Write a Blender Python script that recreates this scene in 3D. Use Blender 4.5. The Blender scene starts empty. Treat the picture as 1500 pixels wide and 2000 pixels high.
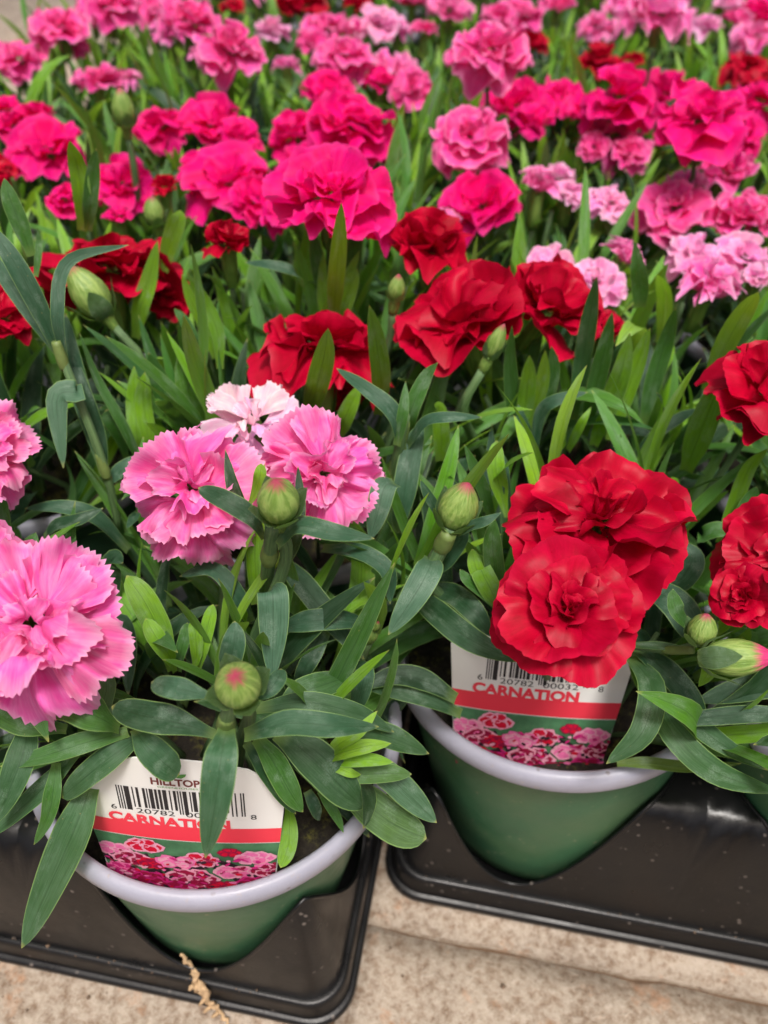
import bpy, bmesh, math, random
from mathutils import Vector, Matrix, noise
R = math.radians
random.seed(11)
scene = bpy.context.scene
C = scene.collection

# ---------------------------------------------------------------- camera
PITCH, ROLL, H, FPX = R(44), R(2.617), 0.3724, 1600.0
cam_d = bpy.data.cameras.new('camera'); cam = bpy.data.objects.new('camera', cam_d); C.objects.link(cam)
RV = Vector((1, 0, 0)); UV_ = Vector((0, math.sin(PITCH), math.cos(PITCH))); FV = Vector((0, math.cos(PITCH), -math.sin(PITCH)))
cr, sr = math.cos(ROLL), math.sin(ROLL)
cx_ = RV*cr + UV_*sr; cy_ = -RV*sr + UV_*cr
m = Matrix((cx_, cy_, -FV)).transposed().to_4x4(); m.translation = Vector((0, 0, H))
cam.matrix_world = m
cam_d.sensor_fit = 'VERTICAL'; cam_d.sensor_height = 36; cam_d.sensor_width = 27; cam_d.lens = FPX/2000*36
cam_d.clip_start = .01; cam_d.clip_end = 60
cam_d.dof.use_dof = True; cam_d.dof.focus_distance = .232; cam_d.dof.aperture_fstop = 11
scene.camera = cam
scene.render.resolution_x, scene.render.resolution_y = 768, 1024

# ---------------------------------------------------------------- light: soft overcast daylight
w = bpy.data.worlds.new('World'); scene.world = w; w.use_nodes = True
nt = w.node_tree; nt.nodes.clear()
sky = nt.nodes.new('ShaderNodeTexSky'); sky.sky_type = 'NISHITA'; sky.sun_disc = False
SUN_EL, SUN_ROT = R(72), R(170)
sky.sun_elevation = SUN_EL; sky.sun_rotation = SUN_ROT; sky.dust_density = 9; sky.air_density = .6; sky.ozone_density = .6
bg = nt.nodes.new('ShaderNodeBackground'); bg.inputs['Strength'].default_value = .062
wo = nt.nodes.new('ShaderNodeOutputWorld')
nt.links.new(sky.outputs[0], bg.inputs[0]); nt.links.new(bg.outputs[0], wo.inputs[0])
sd = bpy.data.lights.new('sun', 'SUN'); sun = bpy.data.objects.new('sun', sd); C.objects.link(sun)
sd.energy = 1.5; sd.angle = R(12); sd.color = (1, .965, .92)
# direction towards the sun
sdir = Vector((math.sin(SUN_ROT)*math.cos(SUN_EL), math.cos(SUN_ROT)*math.cos(SUN_EL), math.sin(SUN_EL)))
sun.rotation_euler = sdir.to_track_quat('Z', 'Y').to_euler()
vs = scene.view_settings
vs.view_transform = 'Standard'; vs.look = 'None'; vs.gamma = 1; vs.exposure = 1.02; vs.use_curve_mapping = False
scene.render.engine = 'CYCLES'
scene.cycles.max_bounces = 8; scene.cycles.transparent_max_bounces = 8

# ---------------------------------------------------------------- pixel helpers (layout only)
def ray(px, py):
    x = (px-750)/FPX; y = -(py-1000)/FPX
    return FV + RV*(cr*x - sr*y) + UV_*(sr*x + cr*y)
CAM = Vector((0, 0, H))
def at_z(px, py, z):
    d = ray(px, py); return CAM + d*((z-H)/d.z)
def at_d(px, py, dep): return CAM + ray(px, py)*dep
def to_px(P):
    q = Vector(P)-CAM; d = q.dot(FV)
    if d < .01: return -9999, -9999, d
    X, Y = q.dot(RV)/d, q.dot(UV_)/d
    return 750+FPX*(cr*X+sr*Y), 1000-FPX*(-sr*X+cr*Y), d

# ---------------------------------------------------------------- materials
def newmat(name):
    m = bpy.data.materials.new(name); m.use_nodes = True
    n = m.node_tree.nodes; n.clear()
    o = n.new('ShaderNodeOutputMaterial'); b = n.new('ShaderNodeBsdfPrincipled')
    m.node_tree.links.new(b.outputs[0], o.inputs[0])
    return m, m.node_tree, b, o
def N(t, typ, **kw):
    n = t.nodes.new(typ)
    for k, v in kw.items(): setattr(n, k, v)
    return n
def setin(n, **kw):
    for k, v in kw.items(): n.inputs[k.replace('_', ' ')].default_value = v
def mixc(t, fac, a, b, mode='MIX'):
    n = t.nodes.new('ShaderNodeMix'); n.data_type = 'RGBA'; n.blend_type = mode
    for i, v in ((0, fac), (6, a), (7, b)):
        if isinstance(v, (int, float)): n.inputs[i].default_value = v
        elif isinstance(v, tuple): n.inputs[i].default_value = v if len(v) == 4 else v+(1,)
        else: t.links.new(v, n.inputs[i])
    return n.outputs[2]
def mth(t, op, a, b=None, c=None, clamp=False):
    n = t.nodes.new('ShaderNodeMath'); n.operation = op; n.use_clamp = clamp
    for i, v in enumerate((a, b, c)):
        if v is None: continue
        if isinstance(v, (int, float)): n.inputs[i].default_value = v
        else: t.links.new(v, n.inputs[i])
    return n.outputs[0]
def maprange(t, v, a, b, c=0., d=1.):
    n = t.nodes.new('ShaderNodeMapRange'); t.links.new(v, n.inputs[0])
    for i, q in zip((1, 2, 3, 4), (a, b, c, d)): n.inputs[i].default_value = q
    return n.outputs[0]
def noisetex(t, vec, scale, detail=3, rough=.5):
    n = t.nodes.new('ShaderNodeTexNoise'); n.inputs['Scale'].default_value = scale; n.inputs['Detail'].default_value = detail; n.inputs['Roughness'].default_value = rough
    if vec is not None: t.links.new(vec, n.inputs['Vector'])
    return n.outputs[0]
def vscale(t, v, s):
    n = t.nodes.new('ShaderNodeMapping'); n.inputs['Scale'].default_value = s; t.links.new(v, n.inputs[0]); return n.outputs[0]
def bump(t, h, b, strength=.3, dist=.001):
    n = t.nodes.new('ShaderNodeBump'); n.inputs['Strength'].default_value = strength; n.inputs['Distance'].default_value = dist
    t.links.new(h, n.inputs['Height']); t.links.new(n.outputs[0], b.inputs['Normal'])
    return n.outputs[0]
def rndvec(t, uv):
    """uv shifted by a random amount per object so that copies do not repeat"""
    oi = t.nodes.new('ShaderNodeObjectInfo')
    cmb = t.nodes.new('ShaderNodeCombineXYZ')
    t.links.new(mth(t, 'MULTIPLY', oi.outputs['Random'], 37.), cmb.inputs[0])
    t.links.new(mth(t, 'MULTIPLY', oi.outputs['Random'], 91.), cmb.inputs[1])
    t.links.new(mth(t, 'MULTIPLY', oi.outputs['Random'], 53.), cmb.inputs[2])
    a = t.nodes.new('ShaderNodeVectorMath'); a.operation = 'ADD'
    t.links.new(uv, a.inputs[0]); t.links.new(cmb.outputs[0], a.inputs[1])
    return a.outputs[0], oi
def add_translucent(t, b, o, col, fac, normal=None):
    tr = t.nodes.new('ShaderNodeBsdfTranslucent'); mx = t.nodes.new('ShaderNodeMixShader')
    if isinstance(col, tuple): tr.inputs[0].default_value = col+(1,)
    else: t.links.new(col, tr.inputs[0])
    mx.inputs[0].default_value = fac
    t.links.new(b.outputs[0], mx.inputs[1]); t.links.new(tr.outputs[0], mx.inputs[2]); t.links.new(mx.outputs[0], o.inputs[0])

def leaf_material():
    m, t, b, o = newmat('carnation_leaf')
    uv = N(t, 'ShaderNodeUVMap').outputs[0]
    rv, oi = rndvec(t, uv)
    sx = N(t, 'ShaderNodeSeparateXYZ'); t.links.new(uv, sx.inputs[0]); u, v = sx.outputs[0], sx.outputs[1]
    base = oi.outputs['Color']
    # a blotchy waxy bloom
    n1 = noisetex(t, vscale(t, rv, (1.5, 4, 1)), 1.6, 5, .65)
    n2 = noisetex(t, vscale(t, rv, (26, 2.5, 1)), 2.0, 2, .5)       # long veins
    n3 = noisetex(t, vscale(t, rv, (9, 60, 1)), 2.0, 4, .7)        # fine grain
    f1 = maprange(t, n1, .38, .68)
    bloom = mixc(t, .24, base, (.22, .34, .25))
    c = mixc(t, mth(t, 'MULTIPLY', f1, .8), base, bloom)
    dark = mixc(t, 1., c, (.62, .66, .62), 'MULTIPLY')
    c = mixc(t, maprange(t, n2, .35, .65), dark, c)
    g = mth(t, 'MULTIPLY_ADD', n3, .35, .83)
    gr = N(t, 'ShaderNodeCombineColor'); [t.links.new(g, gr.inputs[i]) for i in range(3)]
    c = mixc(t, 1., c, gr.outputs[0], 'MULTIPLY')
    # whitish sheen on the blade, painted into the colour as frosty patches
    fp = mth(t, 'MULTIPLY', maprange(t, noisetex(t, vscale(t, rv, (1.1, 3.2, 1)), 1.3, 4, .6), .52, .66), maprange(t, noisetex(t, vscale(t, rv, (14, 60, 1)), 2., 5, .8), .40, .60))
    c = mixc(t, mth(t, 'MULTIPLY', fp, .42), c, (.34, .46, .37))
    # darker midrib, pale margin, yellow tip, pale sheath
    mid = mth(t, 'ABSOLUTE', mth(t, 'SUBTRACT', u, .5))
    c = mixc(t, maprange(t, mid, .0, .035, .4, 0.), c, (.012, .03, .012))
    c = mixc(t, maprange(t, mid, .462, .492, 0., .75), c, (.26, .42, .13))
    c = mixc(t, maprange(t, v, .965, .998, 0., .75), c, (.42, .42, .12))
    c = mixc(t, maprange(t, v, .0, .13, .55, 0.), c, (.20, .30, .07))
    # small dried specks
    vo = N(t, 'ShaderNodeTexVoronoi'); vo.inputs['Scale'].default_value = 3.2; t.links.new(vscale(t, rv, (1.2, 5, 1)), vo.inputs['Vector'])
    sp = mth(t, 'MULTIPLY', maprange(t, vo.outputs['Distance'], .05, .09, 1., 0.), maprange(t, oi.outputs['Random'], .6, .65))
    c = mixc(t, mth(t, 'MULTIPLY', sp, .6), c, (.30, .26, .10))
    # underside paler
    ge = N(t, 'ShaderNodeNewGeometry')
    c = mixc(t, mth(t, 'MULTIPLY', ge.outputs['Backfacing'], .18), c, (.16, .28, .14))
    t.links.new(c, b.inputs['Base Color'])
    t.links.new(maprange(t, n3, .3, .7, .34, .58), b.inputs['Roughness'])
    b.inputs['Specular IOR Level'].default_value = .30
    h = mth(t, 'ADD', mth(t, 'MULTIPLY', n2, .7), mth(t, 'MULTIPLY', n3, .25))
    bump(t, h, b, .35, .0006)
    add_translucent(t, b, o, mixc(t, .35, mixc(t, 1., c, (2.2, 2.0, .8), 'MULTIPLY'), (.16, .40, .01)), .28)
    return m
def petal_material(name, deep, light, edge, streak, edge_amt, transl, sat=1., rough=.55, vein=.7, core=.55):
    m, t, b, o = newmat(name)
    uv = N(t, 'ShaderNodeUVMap').outputs[0]
    rv, oi = rndvec(t, uv)
    sx = N(t, 'ShaderNodeSeparateXYZ'); t.links.new(uv, sx.inputs[0]); u, v = sx.outputs[0], sx.outputs[1]
    n1 = noisetex(t, vscale(t, rv, (9, 1.3, 1)), 1.6, 4, .6)
    n2 = noisetex(t, vscale(t, rv, (1.4, 1.4, 1)), 1.7, 3, .55)
    n3 = noisetex(t, vscale(t, rv, (38, 2.2, 1)), 2., 2, .5)
    f = mth(t, 'ADD', mth(t, 'MULTIPLY', maprange(t, n1, .36, .66), streak), mth(t, 'MULTIPLY', maprange(t, n2, .35, .7), 1-streak), clamp=True)
    c = mixc(t, f, deep, light)
    c = mixc(t, 1., c, oi.outputs['Color'], 'MULTIPLY')
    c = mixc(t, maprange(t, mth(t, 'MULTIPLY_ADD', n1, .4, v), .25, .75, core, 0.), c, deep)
    veind = mixc(t, 1., c, (.80, .62, .78), 'MULTIPLY')
    c = mixc(t, maprange(t, n3, .38, .6, 1-vein, 1.), veind, c)
    rim = mth(t, 'MULTIPLY', maprange(t, mth(t, 'MULTIPLY_ADD', n1, .12, v), .93, 1.06), edge_amt)
    c = mixc(t, rim, c, edge)
    t.links.new(c, b.inputs['Base Color'])
    b.inputs['Roughness'].default_value = rough; b.inputs['Specular IOR Level'].default_value = .16
    bump(t, mth(t, 'ADD', mth(t, 'MULTIPLY', n2, .4), mth(t, 'MULTIPLY', n3, .5*vein)), b, .22, .001)
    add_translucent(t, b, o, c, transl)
    return m
def simple(name, col, rough=.5, spec=.5, var=.15, scale=200, bumpd=0, transl=0, coat=0):
    m, t, b, o = newmat(name)
    tc = N(t, 'ShaderNodeTexCoord').outputs['Object']
    n = noisetex(t, tc, scale, 4, .6)
    c = mixc(t, n, tuple(x*(1-var) for x in col), tuple(min(1, x*(1+var)) for x in col))
    t.links.new(c, b.inputs['Base Color']); b.inputs['Roughness'].default_value = rough; b.inputs['Specular IOR Level'].default_value = spec
    if coat: b.inputs['Coat Weight'].default_value = coat
    if bumpd: bump(t, n, b, .5, bumpd)
    if transl: add_translucent(t, b, o, c, transl)
    return m
def tube_green(name, a, bcol, tip=None, t0=.98):
    """stem / calyx green; uses the uv v coordinate to redden the tip"""
    m, t, b, o = newmat(name)
    uv = N(t, 'ShaderNodeUVMap').outputs[0]; rv, oi = rndvec(t, uv)
    sx = N(t, 'ShaderNodeSeparateXYZ'); t.links.new(uv, sx.inputs[0]); v = sx.outputs[1]
    n1 = noisetex(t, vscale(t, rv, (14, 1.5, 1)), 2., 4, .6); n2 = noisetex(t, vscale(t, rv, (3, 3, 1)), 2, 3, .6)
    c = mixc(t, maprange(t, n1, .40, .58), a, bcol)
    c = mixc(t, maprange(t, n2, .3, .8, 0, .35), c, (.22, .36, .12))
    if tip:
        c = mixc(t, maprange(t, mth(t, 'MULTIPLY_ADD', n1, .3, v), t0, t0+.14, 0., .9), c, tip)
    c = mixc(t, 1., c, oi.outputs['Color'], 'MULTIPLY')
    t.links.new(c, b.inputs['Base Color']); b.inputs['Roughness'].default_value = .45
    bump(t, n1, b, .6, .0012)
    add_translucent(t, b, o, c, .12)
    return m
def plastic(name, col, rough, speck, speck_col, stain=0, stain_col=(.3, .25, .18), glow=None):
    m, t, b, o = newmat(name)
    b.inputs['Specular IOR Level'].default_value = .4
    tc = N(t, 'ShaderNodeTexCoord').outputs['Object']; oi = N(t, 'ShaderNodeObjectInfo')
    n1 = noisetex(t, tc, 60, 4, .6); n2 = noisetex(t, tc, 900, 3, .6)
    c = mixc(t, n1, tuple(x*.82 for x in col), tuple(x*1.18 for x in col))
    if glow:
        c = mixc(t, maprange(t, noisetex(t, tc, 22, 2, .5), .4, .65, 0, .6), c, glow)
    vo = N(t, 'ShaderNodeTexVoronoi'); vo.inputs['Scale'].default_value = 260; t.links.new(tc, vo.inputs['Vector'])
    big = mth(t, 'MULTIPLY', maprange(t, vo.outputs['Distance'], .15, .26, 1., 0.), maprange(t, noisetex(t, tc, 120, 2, .5), .56, .64))
    c = mixc(t, mth(t, 'MULTIPLY', big, speck), c, speck_col)
    if stain:
        c = mixc(t, mth(t, 'MULTIPLY', maprange(t, noisetex(t, tc, 300, 5, .75), .6, .75), stain), c, stain_col)
    t.links.new(c, b.inputs['Base Color'])
    t.links.new(maprange(t, n1, .3, .7, rough-.08, rough+.12), b.inputs['Roughness'])
    bump(t, mth(t, 'ADD', n2, mth(t, 'MULTIPLY', n1, .5)), b, .18, .0004)
    return m
def concrete():
    m, t, b, o = newmat('sandy_concrete')
    tc = N(t, 'ShaderNodeTexCoord').outputs['Object']
    a = noisetex(t, tc, 26, 6, .6); g = noisetex(t, tc, 230, 6, .8); g2 = noisetex(t, tc, 900, 3, .7)
    c = mixc(t, maprange(t, a, .35, .65), (.21, .15, .10), (.42, .33, .245))
    c = mixc(t, maprange(t, g, .36, .66, 0, .85), c, (.58, .50, .41))
    c = mixc(t, maprange(t, g, .50, .33, 0, .75), c, (.20, .12, .07))
    c = mixc(t, maprange(t, g2, .62, .72, 0, .8), c, (.13, .10, .08))
    c = mixc(t, maprange(t, noisetex(t, tc, 60, 4, .7), .58, .72, 0, .55), c, (.56, .28, .14))
    t.links.new(c, b.inputs['Base Color']); b.inputs['Roughness'].default_value = .9
    bump(t, mth(t, 'ADD', g, mth(t, 'MULTIPLY', a, 1.5)), b, .9, .002)
    return m
def soil_mat():
    m, t, b, o = newmat('mossy_soil')
    tc = N(t, 'ShaderNodeTexCoord').outputs['Object']
    a = noisetex(t, tc, 300, 5, .8); g = noisetex(t, tc, 90, 4, .7)
    c = mixc(t, maprange(t, a, .3, .7), (.006, .005, .004), (.05, .038, .025))
    c = mixc(t, mth(t, 'MULTIPLY', maprange(t, g, .5, .62), maprange(t, a, .45, .6)), c, (.16, .15, .02))
    t.links.new(c, b.inputs['Base Color']); b.inputs['Roughness'].default_value = .95
    bump(t, a, b, 1., .003)
    return m

M = {}
M['leaf'] = leaf_material()
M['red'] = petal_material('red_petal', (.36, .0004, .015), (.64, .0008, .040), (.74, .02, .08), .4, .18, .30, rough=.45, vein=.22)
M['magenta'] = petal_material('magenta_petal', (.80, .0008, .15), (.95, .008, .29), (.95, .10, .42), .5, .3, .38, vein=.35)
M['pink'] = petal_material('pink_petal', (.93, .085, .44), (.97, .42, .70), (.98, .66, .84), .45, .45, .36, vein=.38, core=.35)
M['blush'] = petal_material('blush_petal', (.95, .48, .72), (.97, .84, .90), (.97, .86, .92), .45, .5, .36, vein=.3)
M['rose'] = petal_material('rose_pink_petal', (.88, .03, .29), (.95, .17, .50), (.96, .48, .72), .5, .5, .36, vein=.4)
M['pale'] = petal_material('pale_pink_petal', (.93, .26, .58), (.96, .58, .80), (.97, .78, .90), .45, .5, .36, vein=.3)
M['stem'] = tube_green('green_stem', (.060, .13, .055), (.13, .23, .09))
M['node'] = simple('stem_joint', (.13, .19, .05), .5, .4, .3, 600)
M['calyx'] = tube_green('green_calyx', (.10, .20, .03), (.22, .34, .06))
M['bud'] = tube_green('green_bud', (.15, .27, .035), (.30, .42, .10), (.45, .02, .10))
M['bud_open'] = tube_green('opening_bud', (.15, .27, .035), (.30, .42, .10), (.72, .01, .20), .80)
M['rim'] = plastic('sky_tinted_grey_plastic', (.33, .33, .40), .38, .5, (.12, .08, .05), .6, (.42, .34, .27))  # lavender cast: bluish sky reflection on the rims, put into the base colour
M['pot'] = plastic('green_plastic', (.050, .155, .075), .38, .55, (.40, .38, .24), .45, (.26, .26, .15), (.105, .185, .085))
M['tray'] = plastic('black_plastic', (.0062, .0062, .0068), .34, .6, (.20, .17, .15), .12, (.045, .038, .032))
M['soil'] = soil_mat()
M['card'] = simple('white_tag_card', (.80, .79, .76), .45, .4, .03, 90)
M['band'] = simple('red_print', (.84, .045, .075), .45, .4, .02, 90)
M['ink'] = simple('black_ink', (.022, .020, .022), .5, .3, .1, 300)
M['brown'] = simple('brown_ink', (.16, .035, .03), .5, .3, .1, 300)
M['gink'] = simple('green_ink', (.09, .30, .06), .5, .3, .1, 300)
M['pgreen'] = simple('print_green', (.07, .19, .09), .5, .3, .9, 150)
M['pdark'] = simple('print_dark', (.035, .018, .025), .5, .3, .6, 200)
M['pred'] = simple('print_red', (.60, .006, .035), .5, .3, .35, 900)
M['pcrim'] = simple('print_crimson', (.30, .008, .05), .5, .3, .45, 900)
M['ppink'] = simple('print_pink', (.84, .16, .38), .5, .3, .35, 900)
M['ppale'] = simple('print_pale', (.84, .34, .46), .5, .3, .4, 700)
M['pmag'] = simple('print_magenta', (.55, .02, .18), .5, .3, .4, 900)
M['concrete'] = concrete()
M['soil_crumb'] = simple('soil_crumb', (.16, .11, .075), .9, .2, .8, 300)
M['joint'] = simple('sandy_joint', (.13, .085, .055), .95, .2, .5, 200, .002)
M['root'] = simple('dried_root', (.48, .33, .19), .85, .2, .45, 500, .001)

# ---------------------------------------------------------------- mesh helpers
def mesh_obj(name, verts, faces, mat, parent=None, uvs=None, smooth=True, loc=None, mats=None, fmat=None):
    me = bpy.data.meshes.new(name); me.from_pydata([tuple(v) for v in verts], [], faces)
    if uvs:
        l = me.uv_layers.new(name='UVMap'); vi = [0]*len(me.loops); me.loops.foreach_get('vertex_index', vi)
        l.data.foreach_set('uv', [c for i in vi for c in uvs[i]])
    if smooth: me.polygons.foreach_set('use_smooth', [True]*len(me.polygons))
    for mm in (mats or [mat]): me.materials.append(mm)
    if fmat: me.polygons.foreach_set('material_index', fmat)
    o = bpy.data.objects.new(name, me); C.objects.link(o)
    if parent: o.parent = parent
    if loc is not None: o.location = loc
    return o
def inst(name, me, parent, mat_local, color=None):
    o = bpy.data.objects.new(name, me); C.objects.link(o); o.parent = parent
    o.matrix_local = mat_local
    if color: o.color = color
    return o
def empty(name, loc, label, cat, group=None, rot=None):
    o = bpy.data.objects.new(name, None); C.objects.link(o); o.location = loc; o.empty_display_size = .02
    if rot: o.rotation_euler = rot
    o['label'] = label; o['category'] = cat
    if group: o['group'] = group
    return o
def lathe(profile, seg=64, closed=False):
    V = []; F = []
    for r, z in profile:
        for k in range(seg):
            a = 2*math.pi*k/seg; V.append((r*math.cos(a), r*math.sin(a), z))
    n = len(profile)
    for i in range(n-1 if not closed else n):
        j = (i+1) % n
        for k in range(seg):
            k2 = (k+1) % seg
            F.append((i*seg+k, i*seg+k2, j*seg+k2, j*seg+k))
    return V, F
def catmull(P, n):
    P = [Vector(p) for p in P]
    Q = [P[0]*2-P[1]]+P+[P[-1]*2-P[-2]]; out = []
    for i in range(n+1):
        s = i/n*(len(P)-1); k = min(int(s), len(P)-2); u = s-k
        a, b, c, d = Q[k:k+4]
        out.append(.5*((2*b)+(c-a)*u+(2*a-5*b+4*c-d)*u*u+(3*b-a-3*c+d)*u*u*u))
    return out
def tube(P, r, seg=8, n=None, wob=0):
    """P points, r radius or list of radii; returns V,F,UV"""
    pts = catmull(P, n) if n else [Vector(p) for p in P]
    V = []; F = []; U = []; L = len(pts)
    prev = None
    for i, p in enumerate(pts):
        t = (pts[min(i+1, L-1)]-pts[max(i-1, 0)]).normalized()
        if prev is None:
            a = t.orthogonal().normalized()
        else:
            a = (prev - t*prev.dot(t)).normalized()
        prev = a; b = t.cross(a)
        if isinstance(r, (int, float)): rr = r
        else:
            s = i/(L-1)*(len(r)-1); k = min(int(s), len(r)-2); rr = r[k]*(1-(s-k))+r[k+1]*(s-k)
        for k in range(seg):
            an = 2*math.pi*k/seg
            q = rr*(1+wob*math.sin(k*2.3+i*1.7)) if wob else rr
            V.append(p+a*q*math.cos(an)+b*q*math.sin(an)); U.append((k/seg, i/(L-1)))
    for i in range(L-1):
        for k in range(seg):
            k2 = (k+1) % seg; F.append((i*seg+k, i*seg+k2, (i+1)*seg+k2, (i+1)*seg+k))
    F.append(tuple(reversed(range(seg)))); F.append(tuple(range((L-1)*seg, L*seg)))
    return V, F, U

# ---------------------------------------------------------------- frames of the trays
YAW = R(-8.3)
EX = Vector((math.cos(YAW), math.sin(YAW), 0)); EY = Vector((-math.sin(YAW), math.cos(YAW), 0))
def tw(a, b, z=0.): v = EX*a+EY*b; v.z = z; return v
PITCHP = .130; RZ = .120; SOILZ = .099

# ---------------------------------------------------------------- ground: sandy concrete slabs
base = mesh_obj('ground', [(-30, -8, -.012), (30, -8, -.012), (30, 50, -.012), (-30, 50, -.012)], [(0, 1, 2, 3)], M['joint'], smooth=False)
base['kind'] = 'structure'
def slab(a0, a1, b0, b1, res=.01, fine=True):
    nx = max(2, int((a1-a0)/res)); ny = max(2, int((b1-b0)/res))
    if not fine: nx = ny = 2
    V = []; F = []
    for j in range(ny+1):
        for i in range(nx+1):
            a = a0+(a1-a0)*i/nx; b = b0+(b1-b0)*j/ny
            e = min(a-a0, a1-a, b-b0, b1-b)
            q = Vector((a*40, b*40, 0))
            z = -.0008 + .0006*noise.noise(q*1.5)
            if e < 1e-6:
                z -= .005
                if fine:
                    k = .0016*noise.noise(q*1.2)+.0012*noise.noise(q*4)
                    if b-b0 < 1e-6 or b1-b < 1e-6: b += k
                    else: a += k
            elif fine and e < res*1.2: z -= .0007
            V.append(tw(a, b, z))
    for j in range(ny):
        for i in range(nx):
            k = j*(nx+1)+i; F.append((k, k+1, k+nx+2, k+nx+1))
    # sides
    ring = [i for i in range(nx+1)]+[j*(nx+1)+nx for j in range(1, ny+1)]+[ny*(nx+1)+i for i in range(nx-1, -1, -1)]+[j*(nx+1) for j in range(ny-1, 0, -1)]
    s = len(V)
    for k in ring: V.append(Vector((V[k].x, V[k].y, -.02)))
    for i in range(len(ring)): 
        j = (i+1) % len(ring); F.append((ring[i], s+i, s+j, ring[j]))
    return mesh_obj('paving_slab', V, F, M['concrete'], base)
JB = .1300          # joint line, just in front of the right-hand tray
for (a0, a1, b0, b1, fine) in ((-.024, .85, -.30, JB, True), (-.024, .85, JB+.003, .75, True),
                               (-.95, -.027, -.30, .30, True), (-.95, -.027, .303, .92, False),
                               (-.024, .85, .753, 1.4, False), (-.95, -.027, .923, 1.7, False), (-1.9, -.953, .40, 1.2, False), (-1.9, -.953, 1.203, 2.2, False),
                               (-.95, -.027, 1.703, 2.6, False), (-.024, .85, 1.403, 2.4, False), (-1.9, -.953, -.3, .397, False), (.853, 1.8, -.3, .6, False), (.853, 1.8, .603, 1.5, False),
                               (-2.9, -1.903, .4, 1.6, False), (-2.9, -1.903, 1.603, 3.0, False), (-1.9, -.953, 2.203, 3.4, False), (-.95, .85, 2.603, 3.8, False), (.853, 2.6, 1.503, 2.6, False)):
    slab(a0, a1, b0, b1, .012, fine)

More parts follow.
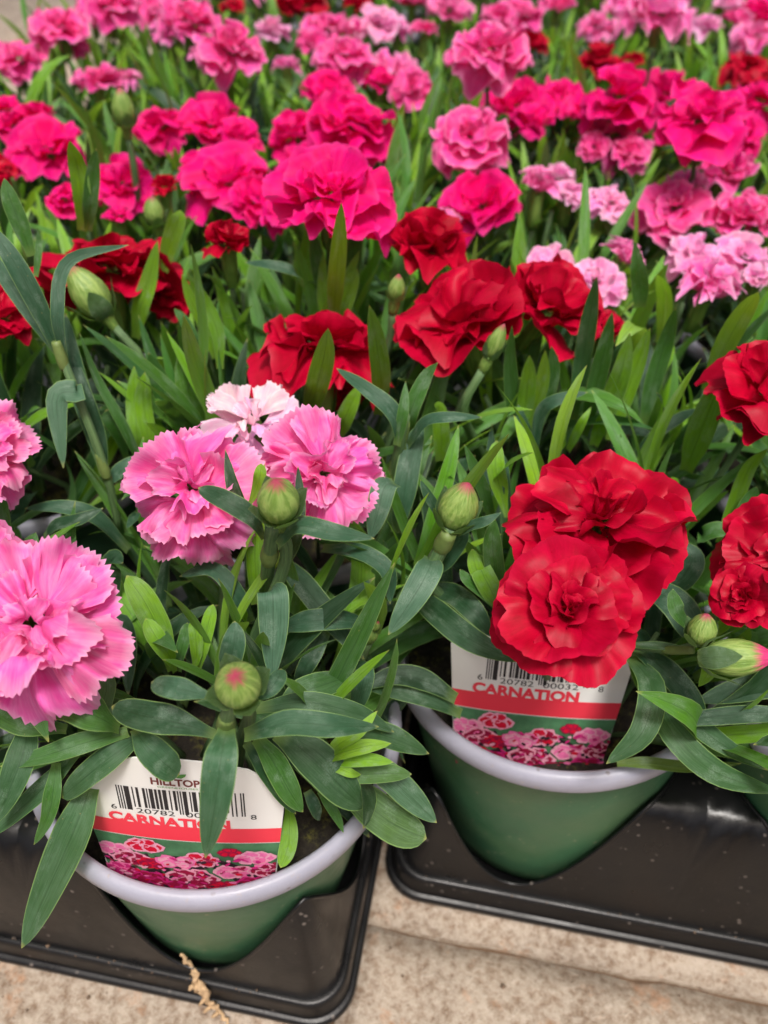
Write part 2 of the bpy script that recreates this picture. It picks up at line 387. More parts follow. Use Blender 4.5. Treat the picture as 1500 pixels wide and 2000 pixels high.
# ---------------------------------------------------------------- nursery tray
EDGE = .0605; INS = .0055
def hole_r(z): return .0536+.078*(z-.0155)
def sstep(x): x = max(0, min(1, x)); return x*x*(3-2*x)
def make_tray(name, a0, b0, nc, nr, sgn, label):
    """a0,b0 cell (0,0) in tray frame, nc columns (towards sgn*EX), nr rows"""
    t = empty(name, tw(a0, b0, 0), label, 'tray', 'black plant trays', (0, 0, YAW))
    xs = [sgn*i*PITCHP for i in range(nc)]; ys = [j*PITCHP for j in range(nr)]
    X0, X1, Y0, Y1 = min(xs)-(EDGE if sgn < 0 else .0540), max(xs)+EDGE, -EDGE, max(ys)+EDGE
    CRN = .017
    def sdist(x, y, ins):      # inside distance of rounded rect inset by ins
        cxm, cym = (X0+X1)/2, (Y0+Y1)/2; hx, hy = (X1-X0)/2-ins, (Y1-Y0)/2-ins; cr_ = max(.006, CRN-ins*.6)
        dx, dy = abs(x-cxm)-(hx-cr_), abs(y-cym)-(hy-cr_)
        return -(math.hypot(max(dx, 0), max(dy, 0))+min(max(dx, dy), 0)-cr_)
    def surf(x, y):
        b = sdist(x, y, INS)
        if b <= 0: return .0155
        return .0155+.0655*(1-(1-min(b/.0155, 1))**1.75)
    V = []; F = []
    LV = []; LF = []; WV = []; WF = []
    SEG = 96
    for ix, cx in enumerate(xs):
        for iy, cy in enumerate(ys):
            contour = []
            s0 = len(V); K = 10
            angs = [2*math.pi*k/SEG for k in range(SEG)]
            hx0, hx1 = max(cx-PITCHP/2, X0+INS)-cx, min(cx+PITCHP/2, X1-INS)-cx
            hy0, hy1 = max(cy-PITCHP/2, Y0+INS)-cy, min(cy+PITCHP/2, Y1-INS)-cy
            for qx in (hx0, hx1):
                for qy in (hy0, hy1):       # put samples exactly on the corners of the cell's square
                    an = math.atan2(qy, qx) % (2*math.pi); kk = min(range(SEG), key=lambda q: abs(angs[q]-an)); angs[kk] = an
            for k in range(SEG):
                a = angs[k]; ca, sa = math.cos(a), math.sin(a)
                rmax = (PITCHP/2)/max(abs(ca), abs(sa))
                # stop at the tray's inner outline
                if sdist(cx+ca*rmax, cy+sa*rmax, INS) < 0:
                    lo, hi = .02, rmax
                    for _ in range(24):
                        mi = (lo+hi)/2
                        if sdist(cx+ca*mi, cy+sa*mi, INS) > 0: lo = mi
                        else: hi = mi
                    rmax = lo
                lo, hi = .03, rmax
                for _ in range(24):
                    mi = (lo+hi)/2
                    if mi < hole_r(surf(cx+ca*mi, cy+sa*mi)): lo = mi
                    else: hi = mi
                r0 = min(lo, rmax-.0006)
                for i in range(K+1):
                    r = r0+(rmax-r0)*(i/K)**1.3
                    x, y = cx+ca*r, cy+sa*r; V.append((x, y, surf(x, y)))
                contour.append(Vector((cx+ca*r0, cy+sa*r0, surf(cx+ca*r0, cy+sa*r0))))
            for k in range(SEG):
                k2 = (k+1) % SEG
                for i in range(K): F.append((s0+k*(K+1)+i, s0+k*(K+1)+i+1, s0+k2*(K+1)+i+1, s0+k2*(K+1)+i))
            # bead round the opening
            s1 = len(LV); q = 6
            for k, p in enumerate(contour):
                d = (contour[(k+1) % SEG]-contour[k-1]).normalized(); rad = Vector((p.x-cx, p.y-cy, 0)).normalized(); up = d.cross(rad).normalized()
                for j in range(q):
                    an = 2*math.pi*j/q; LV.append(p+rad*(.0002+.0009*math.cos(an))+up*.0009*math.sin(an))
            for k in range(SEG):
                k2 = (k+1) % SEG
                for j in range(q): LF.append((s1+k*q+j, s1+k*q+(j+1) % q, s1+k2*q+(j+1) % q, s1+k2*q+j))
            # cup wall and floor
            s2 = len(WV)
            for k, p in enumerate(contour):
                rad = Vector((p.x-cx, p.y-cy, 0)).normalized()
                WV.append(p); WV.append(Vector((cx, cy, .003))+rad*.0492)
            WV.append(Vector((cx, cy, .003)))
            for k in range(SEG):
                k2 = (k+1) % SEG; WF.append((s2+2*k, s2+2*k+1, s2+2*k2+1, s2+2*k2)); WF.append((s2+2*k+1, len(WV)-1, s2+2*k2+1))
    mesh_obj('tray_deck', V, F, M['tray'], t)
    mesh_obj('cell_lip', LV, LF, M['tray'], t)
    mesh_obj('cell_cup', WV, WF, M['tray'], t)
    # stepped skirt
    prof = [(0.0, .0), (-.0006, .0022), (-.0003, .0046), (.0008, .0052), (.0016, .0050), (.0018, .0056), (.0026, .0128), (.0032, .0150), (.0042, .0160), (.0060, .0152)]
    V = []; F = []; n = 0
    def outline(ins):
        pts = []; r = CRN-ins*.6
        for (qx, qy, a_0) in ((X1-ins-r, Y0+ins+r, -90), (X1-ins-r, Y1-ins-r, 0), (X0+ins+r, Y1-ins-r, 90), (X0+ins+r, Y0+ins+r, 180)):
            for i in range(11):
                a = R(a_0+9*i); pts.append((qx+r*math.cos(a), qy+r*math.sin(a)))
        return pts
    for ins, z in prof:
        o = outline(ins); n = len(o); V += [(x, y, z) for x, y in o]
    for i in range(len(prof)-1):
        for k in range(n): 
            k2 = (k+1) % n; F.append((i*n+k, i*n+k2, (i+1)*n+k2, (i+1)*n+k))
    mesh_obj('tray_skirt', V, F, M['tray'], t)
    return t
A1, B1 = -.0787, .1470
A2, B2 = .0395, .2028
make_tray('plant_tray', A1, B1, 3, 4, -1, 'black plastic tray at the lower left, its rounded front corner on the concrete')
make_tray('plant_tray', A2, B2, 3, 4, 1, 'black plastic tray at the right, set a little further back, with the red carnations')
make_tray('plant_tray', A1+.004, B1+3*PITCHP+.128, 3, 2, -1, 'black tray hidden under the blurred pink carnations at the far left')
make_tray('plant_tray', A2+.003, B2+3*PITCHP+.128, 3, 3, 1, 'black tray hidden under the blurred flowers at the far right')
make_tray('plant_tray', A1+.008, B1+5*PITCHP+.256, 3, 3, -1, 'black tray hidden under the farthest flowers left of the middle')
make_tray('plant_tray', A2+.006, B2+6*PITCHP+.256, 3, 3, 1, 'black tray hidden under the farthest flowers right of the middle')

# ---------------------------------------------------------------- pots
rimP = [(.0590, -.0225), (.0596, -.0135), (.0600, -.004), (.0604, -.0008), (.0614, .0), (.0630, -.0002), (.0642, -.0012), (.0650, -.0030), (.0650, -.0068), (.0644, -.0082), (.0632, -.0084), (.0622, -.0070), (.0612, -.0065)]
rv_, rf_ = lathe(rimP, 96)
wallP = [(.0612, -.0060), (.0612, -.0120), (.0600, -.0150), (.0585, -.030), (.0548, -.060), (.0497, -.104), (.0488, -.112), (.0470, -.1155), (.0, -.1155)]
wv_, wf_ = lathe(wallP, 96)
def soil_mesh():
    V = []; F = []
    for i in range(14):
        for k in range(40):
            r = .0592*i/13; a = 2*math.pi*k/40; x, y = r*math.cos(a), r*math.sin(a)
            z = -.0215+.0022*noise.noise(Vector((x, y, 0))*160)+.0015*noise.noise(Vector((x, y, 3))*500)
            V.append((x, y, z))
    for i in range(13):
        for k in range(40):
            k2 = (k+1) % 40; F.append((i*40+k, (i+1)*40+k, (i+1)*40+k2, i*40+k2))
    return V, F
sv_, sf_ = soil_mesh()
proto_me = {}
def pot(a, b, tilt, off, label, group='green pots with lavender grey rims'):
    c = tw(a, b, RZ)+Vector((off[0], off[1], 0))
    t = empty('flower_pot', c, label, 'flower pot', group)
    n = Vector((tilt[0], tilt[1], 1)).normalized()
    t.rotation_euler = Vector((0, 0, 1)).rotation_difference(n).to_euler()
    if not proto_me:
        a_ = mesh_obj('rim', rv_, rf_, M['rim'], t); b_ = mesh_obj('pot_wall', wv_, wf_, M['pot'], t); c_ = mesh_obj('soil', sv_, sf_, M['soil'], t)
        proto_me.update(rim=a_.data, pot_wall=b_.data, soil=c_.data)
    else:
        rz = Matrix.Rotation(random.uniform(0, 6.28), 4, 'Z')
        for k in ('rim', 'pot_wall', 'soil'): inst(k, proto_me[k], t, rz)
    return t
cells = []
for i in range(3):
    for j in range(4): cells.append(('L', i, j, A1-i*PITCHP, B1+j*PITCHP))
for i in range(3):
    for j in range(4): cells.append(('R', i, j, A2+i*PITCHP, B2+j*PITCHP))
for i in range(3):
    for j in range(2): cells.append(('FL', i, j, A1+.004-i*PITCHP, B1+3*PITCHP+.128+j*PITCHP))
for i in range(3):
    for j in range(3): cells.append(('BL', i, j, A1+.008-i*PITCHP, B1+5*PITCHP+.256+j*PITCHP))
for i in range(3):
    for j in range(3): cells.append(('BR', i, j, A2+.006+i*PITCHP, B2+6*PITCHP+.256+j*PITCHP))
for i in range(3):
    for j in range(3): cells.append(('FR', i, j, A2+.003+i*PITCHP, B2+3*PITCHP+.128+j*PITCHP))

for (tr, i, j, a, b) in cells:
    if (tr, i, j) == ('L', 0, 0): pot(a, b, (.033, -.014), (.0016, .0), 'green pot with sky-tinted grey rim at lower left, a dried root below it')
    elif (tr, i, j) == ('R', 0, 0): pot(a, b, (-.10, .03), (.0008, .0050), 'leaning green pot with a grey rim under the two big red flowers, right of centre')
    elif (tr, i, j) == ('R', 1, 0): pot(a, b, (.0, .01), (.0, .0), 'green pot cut off by the right edge, right of the pot with the red flowers')
    else: pot(a, b, (random.uniform(-.03, .03), random.uniform(-.03, .03)), (0, 0), 'green pot hidden under the foliage of the plants behind the front ones', 'green pots hidden by foliage')

# ---------------------------------------------------------------- leaves
def leaf_w(t, kind):
    if kind == 'strap':
        a = .52+.48*sstep(t/.38)
        b = 1 if t < .45 else max(0, 1-((t-.45)/.55)**2.3)
        return a*b**.8
    if kind == 'narrow':
        a = .7+.3*sstep(t/.3)
        b = 1 if t < .4 else max(0, 1-((t-.4)/.6)**1.9)
        return a*b**.9
    a = .30+.70*sstep(t/.5)          # spoon: widest past the middle, blunt end
    b = 1 if t < .6 else max(0, 1-((t-.6)/.4)**2.6)
    return a*b**.62
CS = (-1, -.55, 0, .55, 1)
def ribbon(pts, width, nrm, kind='strap', fold=.22, twist=0., wav=0.):
    """leaf ribbon along pts; nrm = list of upper side normals (or one)"""
    V = []; F = []; U = []; L = len(pts)
    for i, p in enumerate(pts):
        t = i/(L-1)
        tg = (pts[min(i+1, L-1)]-pts[max(i-1, 0)]).normalized()
        n0 = nrm[i] if isinstance(nrm, list) else nrm
        s = tg.cross(n0)
        if s.length < 1e-4: s = tg.orthogonal()
        s.normalize(); n = s.cross(tg).normalized()
        if twist: 
            a = twist*t; s, n = s*math.cos(a)+n*math.sin(a), n*math.cos(a)-s*math.sin(a)
        w_ = max(width*leaf_w(t, kind), width*.015)/2
        fo = fold*(1-.55*t)
        for c in CS:
            z = w_*fo*(abs(c)**1.4)
            if wav: z += w_*wav*math.sin(t*14+c*1.5)*abs(c)
            V.append(p+s*(w_*c)+n*z); U.append((.5+.5*c, t))
    k = len(CS)
    for i in range(L-1):
        for j in range(k-1): F.append((i*k+j, i*k+j+1, (i+1)*k+j+1, (i+1)*k+j))
    return V, F, U
# shared leaf shapes: base at origin, starts along +Z, bends towards +Y; upper side faces -Y (inwards)
leaf_me = {}
def proto_leaf(key, length, width, bend, power, kind, twist, side, n=10):
    pts = [Vector((0, 0, 0))]; nn = []
    for i in range(n+1):
        t = i/n; th = bend*t**power
        d = Vector((side*math.sin(t*2.2)*.25, math.sin(th), math.cos(th))).normalized()
        nn.append(Vector((0, -math.cos(th), math.sin(th))))
        if i < n: pts.append(pts[-1]+d*(length/n))
    V, F, U = ribbon(pts, width, nn, kind, .30, twist, .04)
    me = bpy.data.meshes.new('leaf'); me.from_pydata([tuple(v) for v in V], [], F)
    l = me.uv_layers.new(name='UVMap'); vi = [0]*len(me.loops); me.loops.foreach_get('vertex_index', vi)
    l.data.foreach_set('uv', [c for i in vi for c in U[i]])
    me.polygons.foreach_set('use_smooth', [True]*len(me.polygons)); me.materials.append(M['leaf'])
    leaf_me.setdefault(key, []).append((me, pts))
for s in (-1, 0, 1):
    for q in range(3):
        proto_leaf('up', 1, .085+.016*q, .25+.22*q, 1.4, 'strap', .25*s, .5*s)
        proto_leaf('arch', 1, .105+.018*q, 1.1+.45*q, 1.5, 'strap', .35*s, .6*s)
        proto_leaf('low', 1, .125+.022*q, .9+.35*q, 1.0, 'spoon' if q == 1 else 'strap', .2*s, .5*s)
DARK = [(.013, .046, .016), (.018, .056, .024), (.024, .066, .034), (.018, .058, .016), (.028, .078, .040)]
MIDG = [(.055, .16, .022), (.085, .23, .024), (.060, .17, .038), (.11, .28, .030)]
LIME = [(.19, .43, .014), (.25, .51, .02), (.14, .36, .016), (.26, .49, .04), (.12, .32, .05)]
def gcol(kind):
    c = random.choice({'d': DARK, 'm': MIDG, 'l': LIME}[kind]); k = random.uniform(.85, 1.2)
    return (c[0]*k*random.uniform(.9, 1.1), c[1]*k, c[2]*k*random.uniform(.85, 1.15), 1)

KEEP = []      # (x0,y0,x1,y1,depth): nothing random may stand in front of these
def blocked(pts):
    for p in pts:
        x, y, d = to_px(p)
        for (x0, y0, x1, y1, dd) in KEEP:
            if x0 < x < x1 and y0 < y < y1 and d < dd: return True
    return False

# ---------------------------------------------------------------- petals and blossoms
def petal_mesh(L, spread, teeth, tooth, ruffle, cup, curl, seed, nu=15, nv=8, mat=None, claw=.28):
    rnd = random.Random(seed); ph = rnd.uniform(0, 6.28); ph2 = rnd.uniform(0, 6.28)
    V = []; F = []; U = []
    tj = [rnd.random()**1.3 for _ in range(80)]
    skew = rnd.uniform(-.25, .25); notch = rnd.uniform(-.5, .5); nd = rnd.uniform(0, .16)
    side = rnd.uniform(-.5, .5)
    for i in range(nv+1):
        t = (i/nv)
        for j in range(nu+1):
            s = -1+2*j/nu
            th = s*spread*(.22+.78*sstep(t/claw*.55))+skew*t*t*.4
            rr = L*t*(1-.09*s*s-.16*s**6+.07*noise.noise(Vector((s*1.6, seed*1.7, 3)))-nd*math.exp(-((s-notch)/.13)**2)*t**3)
            if teeth and i == nv: rr *= 1-tooth*(.35+tj[j % 80])*(1 if j % 2 else .0)
            wx = math.sin(th)*rr*(.22+.78*sstep(t/.5))
            y = math.cos(th*.9)*rr
            q = t**1.5
            z = ruffle*L*q*(1.5*noise.noise(Vector((s*1.5+ph, t*1.6, seed*.37)))+.75*t*noise.noise(Vector((s*4.2+ph2, t*2.6, seed*.91)))*(.4+.6*abs(s)))
            z += ruffle*L*.30*t**4*math.sin(s*8+ph2)
            z += cup*L*(s*s)*t*.35 + side*.18*L*s*t
            a = curl*t*t
            y2 = y*math.cos(a*.5); z += -y*math.sin(a*.5)
            V.append(Vector((wx, y2, z))); U.append(((s+1)/2, t))
    for i in range(nv):
        for j in range(nu):
            k = i*(nu+1)+j; F.append((k, k+1, k+nu+2, k+nu+1))
    me = bpy.data.meshes.new('petal'); me.from_pydata([tuple(v) for v in V], [], F)
    l = me.uv_layers.new(name='UVMap'); vi = [0]*len(me.loops); me.loops.foreach_get('vertex_index', vi)
    l.data.foreach_set('uv', [c for q in vi for c in U[q]])
    me.polygons.foreach_set('use_smooth', [True]*len(me.polygons)); me.materials.append(mat)
    return me
PET = {}
def petals_for(mk, style, hi):
    key = (mk, style, hi)
    if key in PET: return PET[key]
    out = []
    nu, nv = (26, 10) if hi else (14, 6)
    for s in range(10):
        if style == 'fringe': out.append(petal_mesh(1, R(34+6*(s % 4)), True, .055, .30+.10*(s % 3), .3+.25*(s % 2), -.1+.45*(s % 3), 31*s+5, nu+10, nv, M[mk]))
        elif style == 'soft': out.append(petal_mesh(1, R(46+6*(s % 4)), True, .04, .22+.08*(s % 3), .35, .0+.4*(s % 3), 19*s+2, nu+4, nv, M[mk]))
        elif style == 'rose': out.append(petal_mesh(1, R(50+5*(s % 3)), True, .02, .13+.05*(s % 3), .5, .15+.3*(s % 3), 17*s+3, nu, nv, M[mk]))
        else: out.append(petal_mesh(1, R(50+6*(s % 4)), True, .028, .26+.09*(s % 3), .25, .05+.4*(s % 3), 13*s+9, nu, nv, M[mk]))
    PET[key] = out
    return out
calV = None
def calyx_mesh():
    prof = [(.0022, -.022), (.0032, -.0205), (.0040, -.016), (.0043, -.010), (.0042, -.004), (.0046, .0)]
    V, F = lathe(prof, 14); U = [(k/14, i/(len(prof)-1)*.7) for i in range(len(prof)) for k in range(14)]
    for k in range(5):          # calyx teeth
        a = 2*math.pi*k/5; s = len(V)
        for (da, r, z) in ((-.5, .0046, -.0005), (.5, .0046, -.0005), (0, .0062, .0045)):
            V.append((r*math.cos(a+da), r*math.sin(a+da), z)); U.append((.5, .8))
        F.append((s, s+1, s+2))
    for k in range(4):          # bracts at the foot
        a = 2*math.pi*k/4+.4; s = len(V)
        for (da, r, z) in ((-.55, .0038, -.022), (.55, .0038, -.022), (.4, .0052, -.016), (-.4, .0052, -.016), (0, .0056, -.010)):
            V.append((r*math.cos(a+da), r*math.sin(a+da), z)); U.append((.3, .2))
        F.append((s, s+1, s+2, s+3)); F.append((s+3, s+2, s+4))
    me = bpy.data.meshes.new('blossom'); me.from_pydata([tuple(v) for v in V], [], F)
    l = me.uv_layers.new(name='UVMap'); vi = [0]*len(me.loops); me.loops.foreach_get('vertex_index', vi)
    l.data.foreach_set('uv', [c for q in vi for c in U[q]])
    me.polygons.foreach_set('use_smooth', [True]*len(me.polygons)); me.materials.append(M['calyx'])
    return me
CAL = calyx_mesh()
LAYERS = {   # (count, tilt from axis in deg, scale, jitter)
 'flat': [(6, 92, 1., 10), (5, 74, .88, 16), (4, 50, .68, 22), (3, 26, .50, 20), (3, 9, .34, 12)],
 'loose': [(7, 88, 1., 15), (5, 68, .88, 22), (3, 44, .66, 26), (3, 22, .46, 20)],
 'open': [(5, 84, 1., 12), (4, 62, .85, 18), (3, 30, .5, 15)],
 'rosette': [(5, 80, 1., 9), (5, 58, .90, 9), (4, 40, .68, 10), (4, 25, .46, 10), (3, 12, .30, 8), (4, 5, .24, 9)],
 'cup': [(5, 44, 1., 12), (4, 28, .95, 12), (3, 14, .85, 10)],
 'half': [(6, 68, 1., 12), (5, 46, .90, 16), (4, 26, .70, 15)],
}
def blossom(plant, P, axis, size, mk, style, shape, hi, seed, color=(1, 1, 1, 1), spin=None, sc=1.):
    rnd = random.Random(seed)
    ax = Vector(axis).normalized()
    q = Vector((0, 0, 1)).rotation_difference(ax).to_matrix().to_4x4()
    loc = Matrix.Translation(Vector(P)-plant.location)
    k = size/.05
    b = inst('blossom', CAL, plant, loc @ q @ Matrix.Scale(min(1.15, max(.8, k)), 4), (1, 1, 1, 1))
    inv = 1/min(1.15, max(.8, k))
    pm = petals_for(mk, style, hi)
    Lp = size*.52
    ph0 = rnd.uniform(0, 6.28) if spin is None else spin
    for li, (cnt, tilt, s, jit) in enumerate(LAYERS[shape]):
        ph0 += .55
        for i in range(cnt):
            phi = ph0+2*math.pi*i/cnt+rnd.uniform(-.3, .3)
            tl = R(tilt+rnd.uniform(-jit, jit)); L = Lp*s*rnd.uniform(.84, 1.08)
            # petal: +Y length, +Z inner face -> rotate up by (90-tilt) about X
            mtx = Matrix.Rotation(phi, 4, 'Z') @ Matrix.Translation((0, .0015-.00025*li, .001+.0007*li)) @ Matrix.Rotation(R(90)-tl, 4, 'X') @ Matrix.Rotation(rnd.uniform(-.38, .38), 4, 'Y') @ Matrix.Scale(L, 4)
            mtx = Matrix.Scale(inv, 4) @ mtx
            v = rnd.uniform(.88, 1.08)
            col = (color[0]*v, color[1]*v*rnd.uniform(.85, 1.1), color[2]*v*rnd.uniform(.9, 1.08), 1)
            inst('petal', pm[rnd.randrange(10)], b, mtx, col)
    return b, ax

# ---------------------------------------------------------------- plants
WORDS = {}
plants = {}
for (tr, i, j, a, b) in cells:
    c = tw(a, b, SOILZ)
    plants[(tr, i, j)] = empty('carnation_plant', c, 'x', 'carnation')
def nearest(P, allow=None):
    best = None
    for k, o in plants.items():
        if allow and k not in allow: continue
        d = (Vector((P[0], P[1]))-o.location.xy).length
        if best is None or d < best[0]: best = (d, k)
    return best[1]
def to_cam(P): return (CAM-Vector(P)).normalized()
def stem_to(plant, top, axis, r=.0013, side=None):
    """stem from the plant's foot to the underside of a bloom or bud"""
    base = Vector((plant.location.x, plant.location.y, SOILZ-.004))
    dirv = Vector((top.x-base.x, top.y-base.y, 0))
    if dirv.length > .04: base += dirv*(1-.04/dirv.length) if dirv.length > .06 else dirv*.3
    base.z = SOILZ-.004
    mid = top-Vector(axis)*.02; mid2 = base.lerp(mid, .55); mid2.z = base.z+(mid.z-base.z)*.6
    V, F, U = tube([base, mid2, mid, top], [r*1.25, r], 7, 10)
    o = mesh_obj('stem', [v-plant.location for v in V], F, M['stem'], plant, U)
    return [base, mid2, mid, top]
bl_count = {}
bl_info = {}
def place_bloom(px, py, wpx, mk, shape='flat', up=.7, cam_=.5, lat=(0, 0), size=None, z=None, hi=None, seed=None, style=None, allow=None, tint=(1, 1, 1, 1), no_stem=False, spin=None):
    style = style or {'red': 'smooth', 'magenta': 'smooth', 'pink': 'fringe', 'pale': 'soft', 'rose': 'soft', 'blush': 'fringe'}[mk]
    if z is not None:
        P = at_z(px, py, z)
    else:
        size = size or {'red': .050, 'magenta': .051, 'pink': .040, 'rose': .045, 'pale': .042, 'blush': .042}[mk]
        P = at_d(px, py, size*FPX/wpx)
        zlo, zhi = .195, .262
        if P.z < zlo or P.z > zhi: P = at_z(px, py, min(max(P.z, zlo), zhi))
    dep = (P-CAM).dot(FV)
    size = wpx*dep/FPX
    k = nearest(P, allow); pl = plants[k]
    tc = to_cam(P); ax = Vector((0, 0, 1))*up+tc*cam_+RV*lat[0]+Vector((0, 1, 0))*lat[1]
    ax.normalize()
    # centre of the bloom is a little above the calyx
    P2 = P-ax*size*.10
    blossom(pl, P2, ax, size, mk, style, shape, hi if hi is not None else wpx > 200, seed if seed is not None else int(px*7+py), tint, spin)
    if not no_stem: stem_to(pl, P2-ax*.020, ax)
    bl_count[k] = bl_count.get(k, 0)+1
    bl_info.setdefault(k, []).append((mk, wpx, px, py))
    hw = wpx*(.5 if wpx > 200 else .42)
    KEEP.append((px-hw, py-hw*.8, px+hw, py+hw*.8, dep+.004))
    return P

FL = [('L', 0, 0), ('L', 1, 0)]; FR = [('R', 0, 0)]
# foreground
place_bloom(1168, 1008, 375, 'red', 'flat', .95, .22, (.03, 0), z=.205, seed=33, allow=FR, hi=True)
place_bloom(1112, 1190, 290, 'red', 'rosette', .75, .62, (0, -.05), z=.203, seed=61, style='rose', allow=FR, hi=True)
place_bloom(372, 955, 262, 'pink', 'loose', .30, .85, (-.25, 0), z=.205, seed=2, allow=FL, hi=True)
place_bloom(630, 925, 250, 'pink', 'loose', .45, .75, (.22, 0), z=.203, seed=13, allow=FL, hi=True)
place_bloom(492, 822, 205, 'blush', 'open', .75, .35, (-.1, .2), z=.198, seed=4, allow=FL, hi=True)
place_bloom(58, 1215, 350, 'pink', 'loose', .35, .85, (-.05, 0), z=.205, seed=21, allow=FL, hi=True)
place_bloom(-60, 885, 260, 'pink', 'flat', .6, .5, (.25, 0), z=.205, seed=14, hi=True)
place_bloom(-60, 1110, 220, 'pink', 'flat', .6, .5, (.25, 0), z=.200, seed=24, hi=False)
place_bloom(1510, 765, 230, 'red', 'half', .7, .5, (.1, 0), z=.215, seed=3, hi=True)
place_bloom(1535, 1085, 260, 'red', 'flat', .6, .6, (.0, 0), z=.205, seed=6, hi=True)
place_bloom(1450, 1165, 120, 'red', 'rosette', .2, 1, (-.4, 0), z=.197, seed=7, style='rose')
# reds behind
place_bloom(905, 625, 270, 'red', 'half', .9, .12, (-.3, .0), z=.206, seed=12, hi=True)
place_bloom(1075, 600, 215, 'red', 'half', .8, .15, (.35, .0), z=.208, seed=19, hi=True)
place_bloom(833, 490, 178, 'red', 'cup', .9, .2, (-.05, 0), z=.215, seed=9)
place_bloom(630, 668, 280, 'red', 'flat', .95, -.25, (.0, .35), z=.196, seed=10, hi=True)
place_bloom(672, 775, 66, 'red', 'rosette', .3, 1, (0, 0), z=.165, seed=40, style='rose')
place_bloom(205, 505, 265, 'red', 'flat', .9, -.12, (-.05, .2), z=.205, seed=15)
place_bloom(325, 575, 105, 'red', 'half', .5, .5, (.3, 0), z=.185, seed=16)
place_bloom(445, 478, 95, 'red', 'cup', .95, .1, (0, 0), z=.212, seed=17)
place_bloom(5, 620, 130, 'red', 'half', .7, .4, (.2, 0), z=.205, seed=18)
place_bloom(-15, 335, 80, 'red', 'half', .7, .4, (.2, 0), seed=28)
place_bloom(322, 370, 52, 'red', 'cup', .9, .1, (.1, 0), z=.205, seed=29)
place_bloom(1185, 640, 60, 'red', 'half', .7, .4, (.2, 0), z=.19, seed=30)
# magentas
for a in ((650, 372, 245, 'flat', .75, .45, (.05, 0)), (560, 415, 95, 'half', .4, .5, (-.3, 0)), (690, 232, 185, 'flat', .85, .3, (.1, 0)), (575, 262, 110, 'half', .7, .3, (-.3, 0)),
          (445, 352, 170, 'half', .75, .5, (-.05, 0)), (412, 240, 120, 'half', .7, .5, (0, 0)), (315, 240, 115, 'flat', .85, .35, (-.2, 0)),
          (92, 290, 150, 'half', .75, .45, (0, 0)), (75, 235, 80, 'cup', .8, .2, (0, 0)), (240, 360, 112, 'half', .6, .6, (.1, 0)), (128, 385, 80, 'flat', .6, .4, (-.2, 0)), (8, 215, 70, 'half', .8, .3, (0, 0)), (230, 425, 50, 'half', .8, .3, (0, 0)),
          (942, 395, 160, 'half', .7, .55, (-.1, 0)), (1218, 182, 168, 'flat', .8, .4, (.05, 0)), (1380, 225, 195, 'flat', .65, .5, (0, 0)), (1488, 190, 110, 'flat', .8, .4, (.1, 0)),
          (1090, 185, 110, 'flat', .75, .4, (0, 0)), (1000, 205, 120, 'half', .7, .4, (-.2, 0)), (1490, 20, 90, 'flat', .8, .3, (0, 0)), (740, 160, 60, 'half', .8, .3, (0, 0)), (640, 180, 95, 'half', .6, .4, (0, 0)), (590, 320, 110, 'flat', .6, .5, (-.2, 0)), (500, 390, 100, 'half', .5, .6, (.1, 0)), (740, 285, 70, 'flat', .8, .3, (.3, 0)), (385, 330, 70, 'half', .7, .5, (-.2, 0)), (470, 270, 80, 'half', .6, .5, (.2, 0)), (1150, 215, 100, 'half', .7, .4, (0, 0)), (1300, 175, 110, 'half', .8, .3, (0, 0)), (1440, 260, 110, 'half', .6, .5, (.2, 0)), (1040, 235, 80, 'half', .6, .5, (0, 0)), (1325, 255, 90, 'half', .6, .5, (-.2, 0)), (20, 245, 70, 'half', .7, .4, (-.2, 0))):
    place_bloom(a[0], a[1], a[2]*1.02, 'magenta', a[3], a[4], a[5]-.22, (a[6][0], .05))
